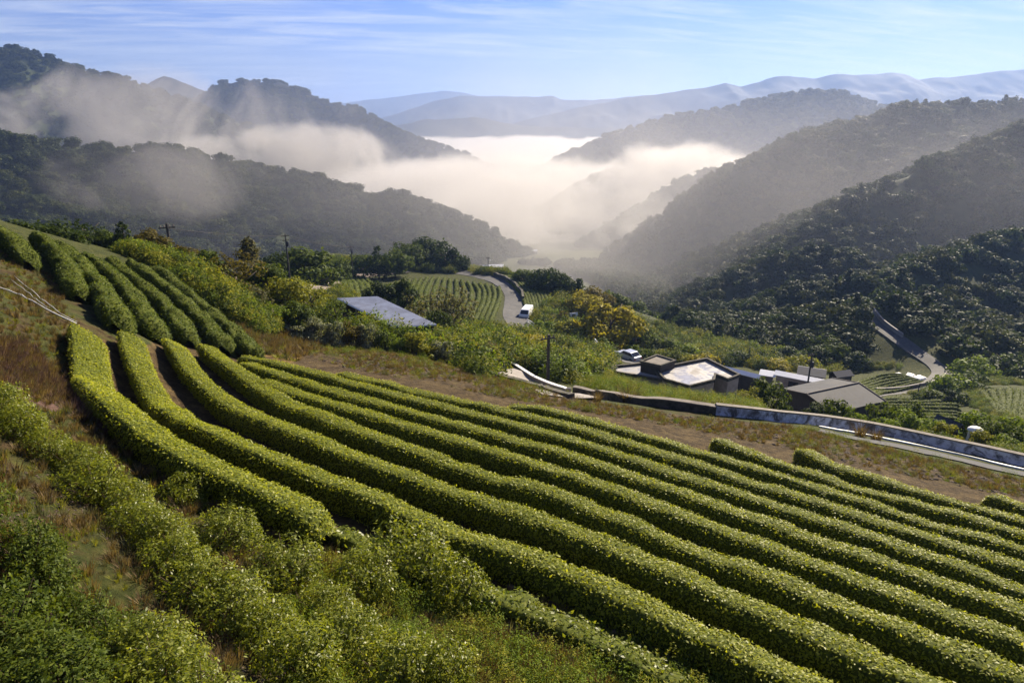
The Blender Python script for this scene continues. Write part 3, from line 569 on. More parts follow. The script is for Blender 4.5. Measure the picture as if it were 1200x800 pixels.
def tree(u, vt, Y, wpx, kind, col, label, group=None, name=None, cat='tree', k=None, bark=None):
    top = P(u, vt, Y); gz_ = float(H(top[0], top[1])); h = max(.6, (top[2]-gz_)*1.07); wid = wpx/F*float(np.linalg.norm(top))
    unit = {'broad': .86, 'tall': .5, 'conifer': .6, 'shrub': 1.0, 'loose': .9}[kind]
    sx = wid/unit; h = max(h, sx*.82); r = empty(name or ('shrub' if kind == 'shrub' else 'tree'), (float(top[0]), float(top[1]), min(gz_, float(top[2])-h/1.07)), random.uniform(0, 6.28)); r.scale = (sx, sx*random.uniform(.9, 1.1), h)
    cm, tm = TP[kind][(k if k is not None else random.randrange(3)) % 3]
    c = obj('crown' if kind != 'shrub' else 'foliage', cm, r); c.material_slots[0].link = 'OBJECT'; c.material_slots[0].material = LEAF[col]
    t = obj('trunk' if kind != 'shrub' else 'stems', tm, r)
    if bark: t.material_slots[0].link = 'OBJECT'; t.material_slots[0].material = bark
    return tag(r, label, cat if kind != 'shrub' else 'shrub', group)
def trees(rows, group=None):
    for (u, vt, Y, w_, kind, col, lab) in rows: tree(u, vt, Y, w_, kind, col, lab, group)
trees([
 (18, 256, 45, 62, 'broad', 'dark', 'dark broad tree on the left skyline, at the picture edge'), (58, 258, 47, 52, 'broad', 'dark', 'dark rounded tree above the upper tea plot, left of the feathery one'), (93, 254, 50, 48, 'loose', 'dark', 'dark feathery tree with the ragged tallest crown on the left skyline'),
 (118, 268, 52, 40, 'broad', 'mid', 'squat tree between the feathery tree and the pointed dark one'), (142, 261, 52, 34, 'conifer', 'dark', 'narrow dark pointed tree on the left skyline'), (168, 265, 54, 46, 'broad', 'rust', 'yellow-brown rounded tree just left of the leftmost utility pole'),
 (212, 284, 55, 50, 'broad', 'rust', 'low olive-brown tree right of the leftmost utility pole'), (238, 292, 54, 52, 'broad', 'mid', 'dull green tree behind the outermost bushy tea row'), (226, 318, 47, 26, 'loose', 'grey', 'thin pale sapling beside the upper tea plot'),
 (272, 294, 53, 66, 'loose', 'rust', 'big rusty orange tree in the left tree belt'), (291, 283, 57, 34, 'tall', 'grey', 'thin tall greyish tree behind the rusty orange one'), (308, 305, 57, 44, 'broad', 'mid', 'green tree just right of the thin tall greyish one'),
 (334, 322, 54, 50, 'broad', 'yellow', 'yellow-green tree in the tree belt, in front of the bare track'), (300, 335, 49, 40, 'loose', 'grey', 'sparse greyish tree with visible limbs at the dry bank'), (362, 330, 56, 46, 'loose', 'yellow', 'sparse yellowish tree left of the corrugated shed roof'),
 (318, 352, 46.5, 34, 'loose', 'fresh', 'small bright tree standing on the lip of the dry bank'), (345, 352, 48, 38, 'broad', 'mid', 'round green tree overhanging the silvery shrubs'), (392, 348, 54, 44, 'loose', 'mid', 'bushy tree touching the near corner of the corrugated roof')], 'trees of the left belt')
trees([
 (300, 365, 47, 34, 'shrub', 'silver', 'silvery shrub at the left end of the shrub line'), (345, 372, 47, 36, 'shrub', 'silver', 'silvery shrub under the round green tree'), (368, 368, 47.5, 38, 'shrub', 'silver', 'largest silvery shrub, above the bare brown strip'), (392, 374, 47.5, 34, 'shrub', 'silver', 'silvery shrub near the middle of the shrub line'),
 (412, 372, 48, 34, 'shrub', 'rust', 'reddish shrub in front of the shed wall'), (430, 376, 48, 32, 'shrub', 'silver', 'silvery shrub right of the reddish one'), (446, 384, 48, 28, 'shrub', 'mid', 'dark green shrub under the eave of the corrugated shed'),
 (466, 388, 47.5, 30, 'shrub', 'fresh', 'small bright green shrub beside the big round one at the shed'), (487, 384, 48, 50, 'shrub', 'yellow', 'big round light green shrub in front of the shed'), (516, 396, 48.5, 44, 'shrub', 'silver', 'pale whitish shrub right of the big round one'), (540, 398, 49, 40, 'shrub', 'fresh', 'light shrub between the pale one and the brown one'),
 (566, 401, 49, 42, 'broad', 'rust', 'rounded brown tree beside the blue barrel')], 'shrubs along the bare brown strip')
trees([
 (500, 342, 72, 60, 'loose', 'grey', 'sparse dark tree right of the corrugated roof'), (530, 335, 74, 62, 'loose', 'grey', 'tall sparse greyish tree with bare limbs before the tea terrace'), (470, 325, 92, 38, 'broad', 'dark', 'dark bush behind the corrugated roof'), (445, 328, 90, 40, 'broad', 'dark', 'dark rounded tree behind the middle of the corrugated roof'), (512, 362, 66, 36, 'broad', 'dark', 'dark tree against the right eave of the corrugated shed'),
 (548, 378, 66, 40, 'shrub', 'mid', 'dull green shrub right of the sparse greyish tree'), (572, 384, 68, 44, 'shrub', 'yellow', 'yellow-green shrub below the tea terrace'), (596, 386, 70, 42, 'shrub', 'yellow', 'yellow-green shrub where the winding road comes closest'), (618, 390, 68, 46, 'broad', 'gold', 'golden-brown tree left of the tall nearby pole'), (602, 402, 60, 44, 'broad', 'yellow', 'yellowish tree behind the head of the driveway'),
 (632, 402, 62, 40, 'shrub', 'rust', 'brownish shrub at the foot of the tall nearby pole'), (655, 404, 68, 42, 'shrub', 'yellow', 'bright yellow-green shrub right of the tall nearby pole'), (676, 412, 70, 40, 'shrub', 'fresh', 'bright green shrub halfway down the slope to the flat roof'), (692, 422, 66, 38, 'shrub', 'fresh', 'low bright shrub left of the flat roof'), (664, 425, 58, 36, 'shrub', 'mid', 'dull green shrub above the dark retaining wall'), (642, 426, 54, 34, 'shrub', 'mid', 'dark green shrub behind the metal railing'), (712, 430, 64, 30, 'shrub', 'yellow', 'small yellow-green shrub at the corner of the flat roof')], 'shrubs on the slope around the driveway')
trees([
 (640, 312, 152, 56, 'broad', 'dark', 'big dark domed tree at the end of the right tea terrace'), (612, 314, 160, 30, 'broad', 'mid', 'small green tree left of the big dark domed one'), (660, 320, 150, 40, 'broad', 'dark', 'dark tree merging into the big domed one'), (679, 326, 146, 24, 'conifer', 'dark', 'dark pointed tree right of the big domed one'), (697, 333, 142, 44, 'broad', 'rust', 'brown-green tree above the golden tree'),
 (720, 338, 150, 40, 'broad', 'mid', 'green tree at the edge of the misty valley'), (686, 341, 134, 50, 'broad', 'gold', 'smaller golden tree left of the big one'), (716, 349, 111, 84, 'broad', 'gold', 'big domed golden-topped tree by the road'), (694, 370, 116, 40, 'broad', 'mid', 'green tree under the left side of the golden dome'), (746, 378, 118, 42, 'broad', 'mid', 'green tree at the right side of the golden dome'),
 (654, 344, 142, 34, 'broad', 'mid', 'dull green tree beside the right tea terrace'), (652, 362, 122, 40, 'broad', 'rust', 'brownish tree right of the white van'), (636, 372, 112, 44, 'shrub', 'fresh', 'pale green bush in the bend of the road, by the white van'), (668, 374, 112, 40, 'broad', 'yellow', 'yellow-green tree below the white panel'), (688, 380, 109, 44, 'broad', 'yellow', 'spreading yellowish tree left of the road rails'),
 (706, 398, 100, 26, 'tall', 'mid', 'narrow tree hiding the road between the rails and the car'), (752, 385, 122, 44, 'broad', 'rust', 'dull brown tree behind the silver car'), (775, 392, 118, 46, 'broad', 'mid', 'green tree behind the flat roof, right of the silver car'), (757, 404, 100, 36, 'shrub', 'mid', 'dark shrub between the car and the flat roof'), (740, 402, 106, 26, 'shrub', 'fresh', 'fresh green bush beside the silver car')], 'trees along the winding road')
vt_ = [(748,352,190),(764,362,185),(780,368,180),(796,362,200),(812,370,190),(828,368,185),(845,375,180),(862,382,172),(800,384,165),(822,390,160),(842,396,152),(858,402,146)]
for i, (u, v, Y) in enumerate(vt_): tree(u, v, Y, random.uniform(34, 44), 'broad', ['mid', 'dark', 'fresh'][i % 3], f'{ORD[i]} misty tree down the valley, counted from the golden tree', 'trees sinking into the misty valley')
vt_ = [(785,402,118,'mid'),(806,404,116,'fresh'),(826,412,108,'gold'),(845,402,118,'mid'),(868,410,112,'dark'),(884,404,122,'mid'),(905,418,108,'gold'),(922,406,122,'dark'),(942,414,112,'yellow'),(958,404,124,'dark'),(980,398,128,'mid'),(1003,412,124,'dark'),(1022,404,130,'dark'),(1042,412,126,'mid'),(1060,416,124,'fresh')]
cn = {'mid': 'green', 'fresh': 'light green', 'gold': 'golden-brown', 'dark': 'dark green', 'yellow': 'yellowish'}
for i, (u, v, Y, c_) in enumerate(vt_): tree(u, v, Y, random.uniform(36, 46), 'broad', c_, f'{cn[c_]} tree, {ORD[i]} from the left in the belt behind the roofs', 'tree belt behind the factory roofs')
trees([(352, 287, 112, 78, 'broad', 'mid', 'wide dome-shaped tree behind the bare track'), (322, 296, 108, 40, 'broad', 'dark', 'dark tree at the left of the wide dome'), (392, 302, 150, 40, 'broad', 'mid', 'soft green tree between the wide dome and the middle pole'), (424, 296, 172, 36, 'broad', 'mid', 'green tree just right of the middle pole'), (442, 289, 172, 24, 'conifer', 'dark', 'dark pointed tree on the far spur'), (462, 292, 176, 44, 'broad', 'mid', 'light green tree right of the pointed one on the far spur'),
 (500, 276, 196, 62, 'broad', 'dark', 'big grey-green dome on the far spur, in haze'), (478, 282, 190, 46, 'broad', 'mid', 'tree leaning into the left of the hazy dome'), (522, 285, 192, 46, 'broad', 'dark', 'tree at the right shoulder of the hazy dome'), (541, 300, 190, 26, 'broad', 'dark', 'small tree at the right foot of the hazy dome'), (408, 308, 168, 30, 'shrub', 'mid', 'low shrub at the foot of the middle pole'), (376, 312, 130, 36, 'broad', 'yellow', 'small yellowish tree behind the bare track')], 'trees of the far spur')
trees([(904, 442, 55, 56, 'shrub', 'mid', 'big round green bush before the dark gabled barn'), (880, 452, 53, 34, 'shrub', 'yellow', 'yellowish bush left of the big round one at the barn'), (868, 456, 52, 22, 'loose', 'yellow', 'thin yellow-leaved sapling by the factory wall'), (958, 470, 49, 38, 'shrub', 'dark', 'dark green bush under the barn eave'), (982, 466, 50, 46, 'shrub', 'mid', 'round green bush under the gable of the barn'), (1003, 475, 46, 30, 'shrub', 'fresh', 'bright lime bush against the roadside wall'), (1044, 463, 54, 54, 'shrub', 'mid', 'wide dull green bush right of the barn'), (1072, 466, 56, 40, 'shrub', 'mid', 'green bush behind the lime thicket at the lane'),
 (1042, 486, 42, 36, 'shrub', 'fresh', 'lime green bush over the wall, right of the barn'), (1066, 478, 44, 44, 'shrub', 'fresh', 'tallest lime green bush over the roadside wall'), (1092, 486, 43, 40, 'shrub', 'fresh', 'lime green bush left of the white-capped hut'), (1112, 492, 41, 34, 'shrub', 'yellow', 'yellowish bush at the foot of the white-capped hut'), (1144, 476, 47, 44, 'shrub', 'fresh', 'leafy bush standing behind the white-capped hut'), (1166, 488, 43, 36, 'shrub', 'mid', 'green bush right of the white-capped hut'), (1188, 482, 44, 40, 'shrub', 'fresh', 'bright bush at the right picture edge'), (1204, 496, 40, 40, 'shrub', 'mid', 'green bush cut by the right picture edge'), (1158, 502, 39, 34, 'shrub', 'yellow', 'low yellowish bush over the wall, right of the hut'), (1182, 508, 38, 32, 'shrub', 'fresh', 'low lime bush above the far end of the lane')], 'bushes beyond the roadside wall')
trees([(1119, 437, 97, 46, 'broad', 'fresh', 'rounded sunlit tree just below the hairpin bend'), (1096, 456, 88, 34, 'broad', 'mid', 'tree at the left of the rounded sunlit one'), (1138, 438, 97, 44, 'broad', 'mid', 'dull tree right of the rounded sunlit one'), (1124, 456, 86, 38, 'shrub', 'dark', 'dark bush at the foot of the hairpin trees'), (1170, 412, 118, 64, 'broad', 'mid', 'tall domed tree above the fan-shaped terrace'), (1196, 410, 116, 56, 'broad', 'dark', 'dark domed tree at the edge above the fan-shaped terrace'), (1146, 418, 114, 44, 'broad', 'fresh', 'lit tree between the hairpin and the domed one'), (1150, 432, 104, 40, 'broad', 'mid', 'tree in front of the domed one, over the terrace'), (1222, 420, 110, 50, 'broad', 'mid', 'tree beyond the picture edge above the terrace')], 'trees around the hairpin bend')
# ------------------------------------------------------------------ forests that read as one mass: crowns spread over each hill
def fproto(i, col, kind='broad'):
    V, F_ = crown_quads(kind, 900+i, 1100, .088); V = V.copy(); V[:, 2] -= .25
    return mesh('forest_crown', V*np.array([1.15, 1.15, 1.0]), F_, LEAF[col])
FC = {}
LEAF['forest'] = lm_('leaf_forest', (.012, .017, .006), (.030, .044, .012), (.052, .068, .016), (.07, .085, .018), .22); LEAF['olive'] = lm_('leaf_forest_olive', (.02, .024, .007), (.046, .058, .013), (.075, .085, .018), (.095, .10, .02), .22)
for nm, cols in (('near', ['forest', 'dark', 'olive', 'forest', 'forest', 'olive', 'dark']), ('far', ['forest', 'forest', 'olive'])):
    c = D.collections.new('forest_crowns_'+nm)
    for i, q in enumerate(cols): c.objects.link(D.objects.new('forest_crown', fproto(i, q, 'conifer' if (i == 4) else 'broad')))
    FC[nm] = c
def gn_forest(coll):
    ng = D.node_groups.new('forest', 'GeometryNodeTree'); ng.interface.new_socket('Geometry', in_out='INPUT', socket_type='NodeSocketGeometry'); ng.interface.new_socket('Geometry', in_out='OUTPUT', socket_type='NodeSocketGeometry')
    gi = ng.nodes.new('NodeGroupInput'); go = ng.nodes.new('NodeGroupOutput'); ip = ng.nodes.new('GeometryNodeInstanceOnPoints'); ci = ng.nodes.new('GeometryNodeCollectionInfo')
    ci.inputs[0].default_value = coll; ci.inputs[1].default_value = True; ci.inputs[2].default_value = True; ip.inputs['Pick Instance'].default_value = True
    sa = ng.nodes.new('GeometryNodeInputNamedAttribute'); sa.data_type = 'FLOAT_VECTOR'; sa.inputs[0].default_value = 'scl'; ra = ng.nodes.new('GeometryNodeInputNamedAttribute'); ra.data_type = 'FLOAT_VECTOR'; ra.inputs[0].default_value = 'rot'
    ng.links.new(gi.outputs[0], ip.inputs['Points']); ng.links.new(ci.outputs[0], ip.inputs['Instance']); ng.links.new(ra.outputs[0], ip.inputs['Rotation']); ng.links.new(sa.outputs[0], ip.inputs['Scale']); ng.links.new(ip.outputs[0], go.inputs[0]); return ng
GNF = {k: gn_forest(v) for k, v in FC.items()}
NOFOREST = [[(1000,380),(1004,345),(1020,340),(1034,352),(1030,366),(1060,396),(1100,425),(1112,440),(1085,452),(1030,465),(990,480),(990,440),(1030,432),(1075,436),(1090,430),(1050,402)], [(740,355),(820,395),(800,402),(730,375)]]
def forest(pts, size, label, lib, jit=.5):
    rng = np.random.default_rng(len(pts)); n = len(pts); me = D.meshes.new('forest'); me.vertices.add(n); me.vertices.foreach_set('co', pts.astype(np.float32).ravel())
    s = size*(1+jit*(rng.random(n)*2-1)); sc = np.stack([s*rng.uniform(.9, 1.15, n), s*rng.uniform(.9, 1.15, n), s*rng.uniform(.75, 1.15, n)], -1); rt = np.stack([rng.normal(size=n)*.08, rng.normal(size=n)*.08, rng.random(n)*6.28], -1)
    for nm, a in (('scl', sc), ('rot', rt)):
        at = me.attributes.new(nm, 'FLOAT_VECTOR', 'POINT'); at.data.foreach_set('vector', a.astype(np.float32).ravel())
    o = obj('forest', me); md = o.modifiers.new('forest', 'NODES'); md.node_group = GNF[lib]
    return tag(o, label, 'forest', 'forests on the hills', 'stuff')
def cover(key, size, dens, label, lib='near', seed=0, cut=True):
    V = HILLS[key]; rng = np.random.default_rng(seed+40); q = V[:-1, :-1], V[1:, :-1], V[:-1, 1:], V[1:, 1:]
    ar = np.linalg.norm(np.cross(q[1]-q[0], q[2]-q[0]), axis=-1); cen = (q[0]+q[3])/2
    gz_ = valley(cen[..., 0], cen[..., 1]); near = np.hypot(cen[..., 0], cen[..., 1]) < 329; gz_ = np.where(near, H(cen[..., 0], cen[..., 1]), gz_)
    ar = np.where(cen[..., 2] > gz_-3, ar, 0); p = (ar/ar.sum()).ravel(); n = int(ar.sum()*dens/size**2)
    i = rng.choice(len(p), n, p=p); a, b = np.divmod(i, V.shape[1]-1); u = rng.random((n, 1)); v = rng.random((n, 1))
    X = (V[a, b]*(1-u)+V[a+1, b]*u)*(1-v)+(V[a, b+1]*(1-u)+V[a+1, b+1]*u)*v
    pu, pv = proj(X[:, 0], X[:, 1], X[:, 2]); k = (pu > -150) & (pu < 1350) & (X[:, 1] > 40)
    if cut:
        for poly in NOFOREST: k &= ~inpoly(pu, pv, poly)
    return forest(X[k], size, label, lib)
cover('R0', 6.0, 2.0, 'sunlit-edged forest on the slope above the hairpin bend'); cover('S1', 5.0, 2.0, 'forest on the low ridge behind the factory roofs'); cover('S2', 5.5, 2.0, 'forest on the second low ridge, lit along its crest'); cover('G', 7.0, 1.9, 'dark forest on the spur above the winding road')
cover('E', 8.5, 1.9, 'dark forest covering the tall hillside on the right'); cover('F', 8.5, 1.9, 'forest on the knob with mist curling over it'); cover('L1', 9.0, 2.4, 'shaded forest on the left slope below the wisps', 'far'); cover('D2', 9, 1.6, 'forest on the spur half lost in mist', 'far')
cover('D', 11, 1.5, 'forest on the big dark blue hill', 'far'); cover('L2', 11, 1.4, 'forest on the mountain at the top left', 'far'); cover('L3', 13, 1.3, 'forest on the round-topped mountain', 'far')
def gwoods(polys, n, size, label, lib, y0, y1, seed, x0=-300, x1=260, holes=()):
    rng = np.random.default_rng(seed); gp = rng.uniform((x0, y0), (x1, y1), (n*8, 2)); r = np.hypot(gp[:, 0], gp[:, 1]); z = np.where(r < 328, H(gp[:, 0], gp[:, 1]), G(gp[:, 0], gp[:, 1])); X = np.concatenate([gp, z[:, None]], 1); pu, pv = proj(*X.T); k = np.zeros(len(X), bool)
    for q in polys: k |= inpoly(pu, pv, q)
    for q in holes: k &= ~inpoly(pu, pv, q)
    forest(X[k][:n], size, label, lib)
ROADPX = [(1003,352),(1012,352),(1030,366),(1060,392),(1100,424),(1116,440),(1090,455),(1040,466),(990,468),(990,448),(1000,434),(1045,432),(1075,434),(1096,436),(1060,408),(1018,378)]
gwoods([[(775,372),(830,398),(900,412),(985,424),(1003,428),(1010,366),(1000,320),(900,290),(800,300)]], 1500, 5.2, 'forest between the factory roofs and the road above the hairpin', 'near', 125, 300, 61, 20, 160, [ROADPX])
gwoods([[(1030,362),(1075,396),(1108,424),(1150,424),(1300,430),(1300,260),(1040,320)]], 900, 5.8, 'forest on the slope just above the hairpin bend', 'near', 122, 300, 62, 60, 260, [ROADPX])
gwoods([[(655,318),(700,335),(760,362),(800,372),(900,300),(760,270),(640,285)], [(-100,290),(300,297),(420,290),(470,300),(560,306),(640,312),(660,300),(640,280),(540,250),(-100,200)]], 3200, 6.5, 'woods on the valley side between the farm and the hills', 'near', 195, 560, 63)
# ------------------------------------------------------------------ roads, walls, buildings, poles, cars
def onz(u, v, z):
    a, y, zz = ray(u, v); t = z/zz; return Vector((float(a*t), float(y*t), float(z)))
def hz(x, y): return float(H(x, y)) if math.hypot(x, y) < 329 else float(G(x, y))
M_ASPH = surf_mat('asphalt', (.05, .049, .049), .85, .3, 1.5, stain=(.075, .071, .066)); M_CONC = surf_mat('concrete', (.24, .215, .19), .85, .3, 2.5, stain=(.2, .185, .16), bumpd=.01)
M_WHITE = surf_mat('white_paint', (.75, .75, .73), .55, .15, 4); M_DARKWALL = surf_mat('mossy_shade_concrete', (.085, .075, .06), .95, .5, 3, stain=(.035, .035, .02), bumpd=.03)  # dark concrete: moss, plus wall and bank shadow put into its tone
M_WASH = surf_mat('whitewash', (.56, .59, .68), .9, .4, 3.5, stain=(.10, .095, .10), bumpd=.02); M_COPE = surf_mat('coping', (.17, .15, .125), .9, .4, 3)
M_STEEL = surf_mat('galvanised', (.55, .56, .57), .4, .15, 3, metal=.6); M_ROOFM = surf_mat('metal_sheet', (.56, .58, .62), .5, .2, .9, spec=.3, stain=(.42, .42, .43)); M_WROOF = surf_mat('white_sheet', (.72, .73, .74), .4, .1, .8, spec=.5)
M_GREYROOF = surf_mat('grey_sheet', (.055, .058, .07), .75, .25, .7, spec=.12); M_BARNROOF = surf_mat('weathered_sheet', (.034, .036, .044), .75, .3, .8, stain=(.05, .05, .052), spec=.12); M_DARK = surf_mat('shaded_boards', (.05, .042, .035), .9, .4, 3)
M_PINK = surf_mat('pinkish_render', (.42, .34, .28), .9, .2, 2, stain=(.3, .24, .2)); M_BLUE = surf_mat('blue_plastic', (.03, .07, .32), .4, .1, 4, spec=.5); M_HOSE = surf_mat('white_hose', (.42, .42, .40), .5, .1, 8)
M_GLASS = surf_mat('dark_glass', (.02, .022, .025), .08, .1, 2, spec=.6); M_TYRE = surf_mat('tyre', (.02, .02, .02), .9, .2, 4); M_SILVER = surf_mat('silver_paint', (.48, .50, .54), .3, .06, 2, metal=.5, spec=.5); M_CARWHITE = surf_mat('car_white', (.82, .82, .80), .22, .04, 2, spec=.6)
M_LAMP = surf_mat('lamp_glass', (.8, .8, .78), .1, .05, 2, spec=.6); M_RED = surf_mat('red_lens', (.35, .015, .01), .2, .1, 2); M_POLE = surf_mat('pole_concrete', (.055, .05, .045), .9, .3, 5); M_ROCK = surf_mat('stone', (.10, .075, .055), .95, .45, 6, bumpd=.03)
M_LANE = surf_mat('lane_asphalt_shade', (.028, .029, .033), .85, .3, 1.5); M_TRACK = surf_mat('bare_track', (.20, .165, .135), .95, .3, .7, stain=(.12, .095, .075))  # lane tone darkened and blued to hold the wall's shadow
m, nt, out = mat('wet_roof'); tc = N(nt, 'ShaderNodeTexCoord'); ob = tc.outputs['Object']
n1 = noise(nt, .35, 6, .62, ob, .5); c = ramp(nt, n1, [(.35, (.12, .10, .085)), (.5, (.27, .26, .25)), (.66, (.40, .40, .42))]); p = N(nt, 'ShaderNodeBsdfPrincipled'); L(nt, c, p.inputs['Base Color'])
rg = N(nt, 'ShaderNodeMapRange'); rg.inputs[1].default_value = .44; rg.inputs[2].default_value = .58; rg.inputs[3].default_value = .7; rg.inputs[4].default_value = .12; L(nt, n1, rg.inputs[0]); L(nt, rg.outputs[0], p.inputs['Roughness']); p.inputs['Specular IOR Level'].default_value = .5; L(nt, p.outputs[0], out.inputs[0]); M_WETROOF = m
def pathpx(px, step=.8, sm=8):
    p = np.array(px, float); d = np.concatenate([[0], np.cumsum(np.hypot(*np.diff(p, axis=0).T))]); t = np.arange(0, d[-1]+1e-6, 3.0); p = np.stack([np.interp(t, d, p[:, k]) for k in (0, 1)], -1)
    w3 = hit(p[:, 0], p[:, 1]); return smooth(resample(w3[:, :2], step)[0], sm)
def sides(c):
    t = np.gradient(c, axis=0); t /= np.linalg.norm(t, axis=1)[:, None]+1e-9; return np.stack([t[:, 1], -t[:, 0]], -1)
def ribbon(name, c, wid, m_, label, up=.06, cross=5, crown=.02, cat='road', kind='structure'):
    nr = sides(c); o = np.linspace(-.5, .5, cross)*wid; X = c[:, None, 0]+nr[:, None, 0]*o; Y = c[:, None, 1]+nr[:, None, 1]*o; Z = H(X, Y); zc = smooth(Z.mean(1)[:, None], 10)
    Z = np.maximum(Z*.5+zc*.5, Z)+up+crown*(1-(2*o/wid)**2)[None]
    V = np.stack([X, Y, Z], -1); n_, k_ = V.shape[:2]
    F_ = grid_faces(n_, k_).tolist(); V = V.reshape(-1, 3).tolist(); b = len(V)                 # skirts: the road has edges that go into the ground
    for e in (0, k_-1):
        for i in range(n_): V.append([V[i*k_+e][0], V[i*k_+e][1], V[i*k_+e][2]-.5])
        for i in range(n_-1): F_.append([i*k_+e, (i+1)*k_+e, b+i+1, b+i])
        b = len(V)
    return tag(obj(name, mesh(name, V, F_, m_)), label, cat, kind=kind)
def wallstrip(name, c, h, th, m_, label, cat='wall', cope=None, base=.3, parent_group=None, wav=0.0):
    nr = sides(c); z = H(c[:, 0], c[:, 1]); z = smooth(z[:, None], 4)[:, 0]; n_ = len(c); hh = h*(1+wav*fbm(np.arange(n_)*.21, np.zeros(n_)+3, 2, 5)); V = []
    for s, zz in ((-1, z-base), (1, z-base), (1, z+hh), (-1, z+hh)): V.append(np.stack([c[:, 0]+nr[:, 0]*th/2*s, c[:, 1]+nr[:, 1]*th/2*s, zz], -1))
    V = np.stack(V, 1); r = empty(name, (float(c[0, 0]), float(c[0, 1]), float(z[0]))); org = np.array(r.location)
    def strip(V):
        F_ = []
        for i in range(n_-1):
            for k in range(4): F_.append([i*4+k, i*4+(k+1) % 4, (i+1)*4+(k+1) % 4, (i+1)*4+k])
        F_ += [[3, 2, 1, 0], [(n_-1)*4+k for k in range(4)]]; return (V-org).reshape(-1, 3).tolist(), F_
    a, f = strip(V); obj('wall_body', mesh('wall_body', a, f, m_), r)
    if cope:
        V2 = []
        for s, zz in ((-1, z+hh+.002), (1, z+hh+.002), (1, z+hh+.07), (-1, z+hh+.07)): V2.append(np.stack([c[:, 0]+nr[:, 0]*(th/2+.03)*s, c[:, 1]+nr[:, 1]*(th/2+.03)*s, zz], -1))
        a, f = strip(np.stack(V2, 1)); obj('coping', mesh('coping', a, f, cope), r)
    return tag(r, label, cat, parent_group)
ribbon('road', pathpx([(748,427),(729,419),(715,414),(696,407),(675,404),(661,401),(644,395),(625,391),(611,384),(603,372),(604,358),(604,346),(597,336),(584,329),(562,323),(540,319),(512,317)]), 4.6, M_ASPH, 'grey asphalt road winding up through the tea terraces')
ribbon('road', pathpx([(1010,356),(1019,367),(1029,380),(1050,395),(1069,409),(1086,420),(1099,429),(1105,438),(1095,448),(1077,455),(1053,460),(1024,461),(1002,463)]), 3.1, M_ASPH, 'grey road bending through a hairpin on the right')
ribbon('road', pathpx([(412,326),(432,322),(460,319),(480,317)]), 4.0, M_TRACK, 'pale dirt road crossing the far spur')
ribbon('path', pathpx([(388,317),(384,328),(376,342),(366,358)]), 7, M_TRACK, 'bare earth track behind the left tree belt')
ribbon('driveway', pathpx([(586,434),(604,440),(622,448),(640,456),(658,463),(672,468)], .4), 3.0, M_CONC, 'sloping concrete driveway below the shrubs', crown=0)
ribbon('lane', pathpx([(960,506),(1010,517),(1066,526),(1123,540),(1200,557),(1290,576)], .5), .8, M_LANE, 'asphalt lane, wall shadow put into its dark tone, along the foot of the whitewashed wall')
ribbon('kerb', pathpx([(960,500.5),(1010,509),(1066,520.5),(1123,533),(1200,551),(1290,571)], .5, 12), .11, M_WHITE, 'white painted kerb edging the lane', up=.09, cross=3, crown=0)
c = pathpx([(838,486),(890,492),(970,499),(1020,507),(1066,516),(1123,529),(1200,546),(1300,568)], .5, 14)
wallstrip('roadside_wall', c, .58, .24, M_WASH, 'long whitewashed roadside wall with peeling bluish paint', cope=M_COPE)
wallstrip('retaining_wall', pathpx([(672,462),(700,467),(740,473),(790,480),(838.5,486.3)], .5, 10), .5, .3, M_DARKWALL, 'mossy retaining wall, shadow painted into its dark tone, under the green terrace', cope=M_COPE, wav=.25)
wallstrip('parapet', pathpx([(600,430),(612,438),(625,447),(640,454),(655,459.5),(668,463)], .4, 6), .42, .2, M_CONC, 'pale concrete parapet along the driveway', cat='parapet', cope=M_WHITE)
wallstrip('parapet', pathpx([(1108,434),(1109,440),(1100,448),(1080,453),(1053,458),(1024,459)], .6, 8), .7, .3, M_CONC, 'pale parapet round the outside of the hairpin bend', cat='parapet')
wallstrip('parapet', pathpx([(1024,366),(1031,376),(1046,388),(1058,396)], .6, 8), .9, .3, M_CONC, 'pale parapet high on the road above the hairpin', cat='parapet')
wallstrip('field_bank', pathpx([(490,401),(540,421),(580,440),(630,455),(672,468)], .4, 10), .3, .35, M_DARKWALL, 'low bank edge of the bare brown strip, painted dark as its shadow', cat='bank edge', wav=.6)  # dark strip stands for the shadow of the field bank
wallstrip('road_bank', pathpx([(613,353),(612,345),(604,336),(592,328),(578,323)], .6, 6), 1.0, .5, M_DARKWALL, 'dark cut bank on the inside of the winding road', cat='bank wall', wav=.3)
def rail(name, px, h, label, m_, nposts, grp=None, r0=.035, rails=(1.0, .55)):
    c = pathpx(px, .4, 4); z = H(c[:, 0], c[:, 1]); r = empty(name, (float(c[0, 0]), float(c[0, 1]), float(z[0]))); o = Vector(r.location)
    for f in rails:
        mb = MB(); mb.tube([Vector((float(a), float(b), float(q)+h*f))-o for (a, b), q in zip(c[::2], z[::2])], r0, 6); mb.build('rail', m_, r)
    for k in np.linspace(0, len(c)-1, nposts).astype(int):
        mb = MB(); p_ = Vector((float(c[k, 0]), float(c[k, 1]), float(z[k])))-o; mb.tube([p_-Vector((0, 0, .2)), p_+Vector((0, 0, h+.03))], r0*1.15, 6); mb.build('post', m_, r)
    return tag(r, label, 'railing', grp)
rail('railing', [(612,424),(622,431),(637,441)], 1.0, 'grey metal railing beside the driveway', M_STEEL, 5)
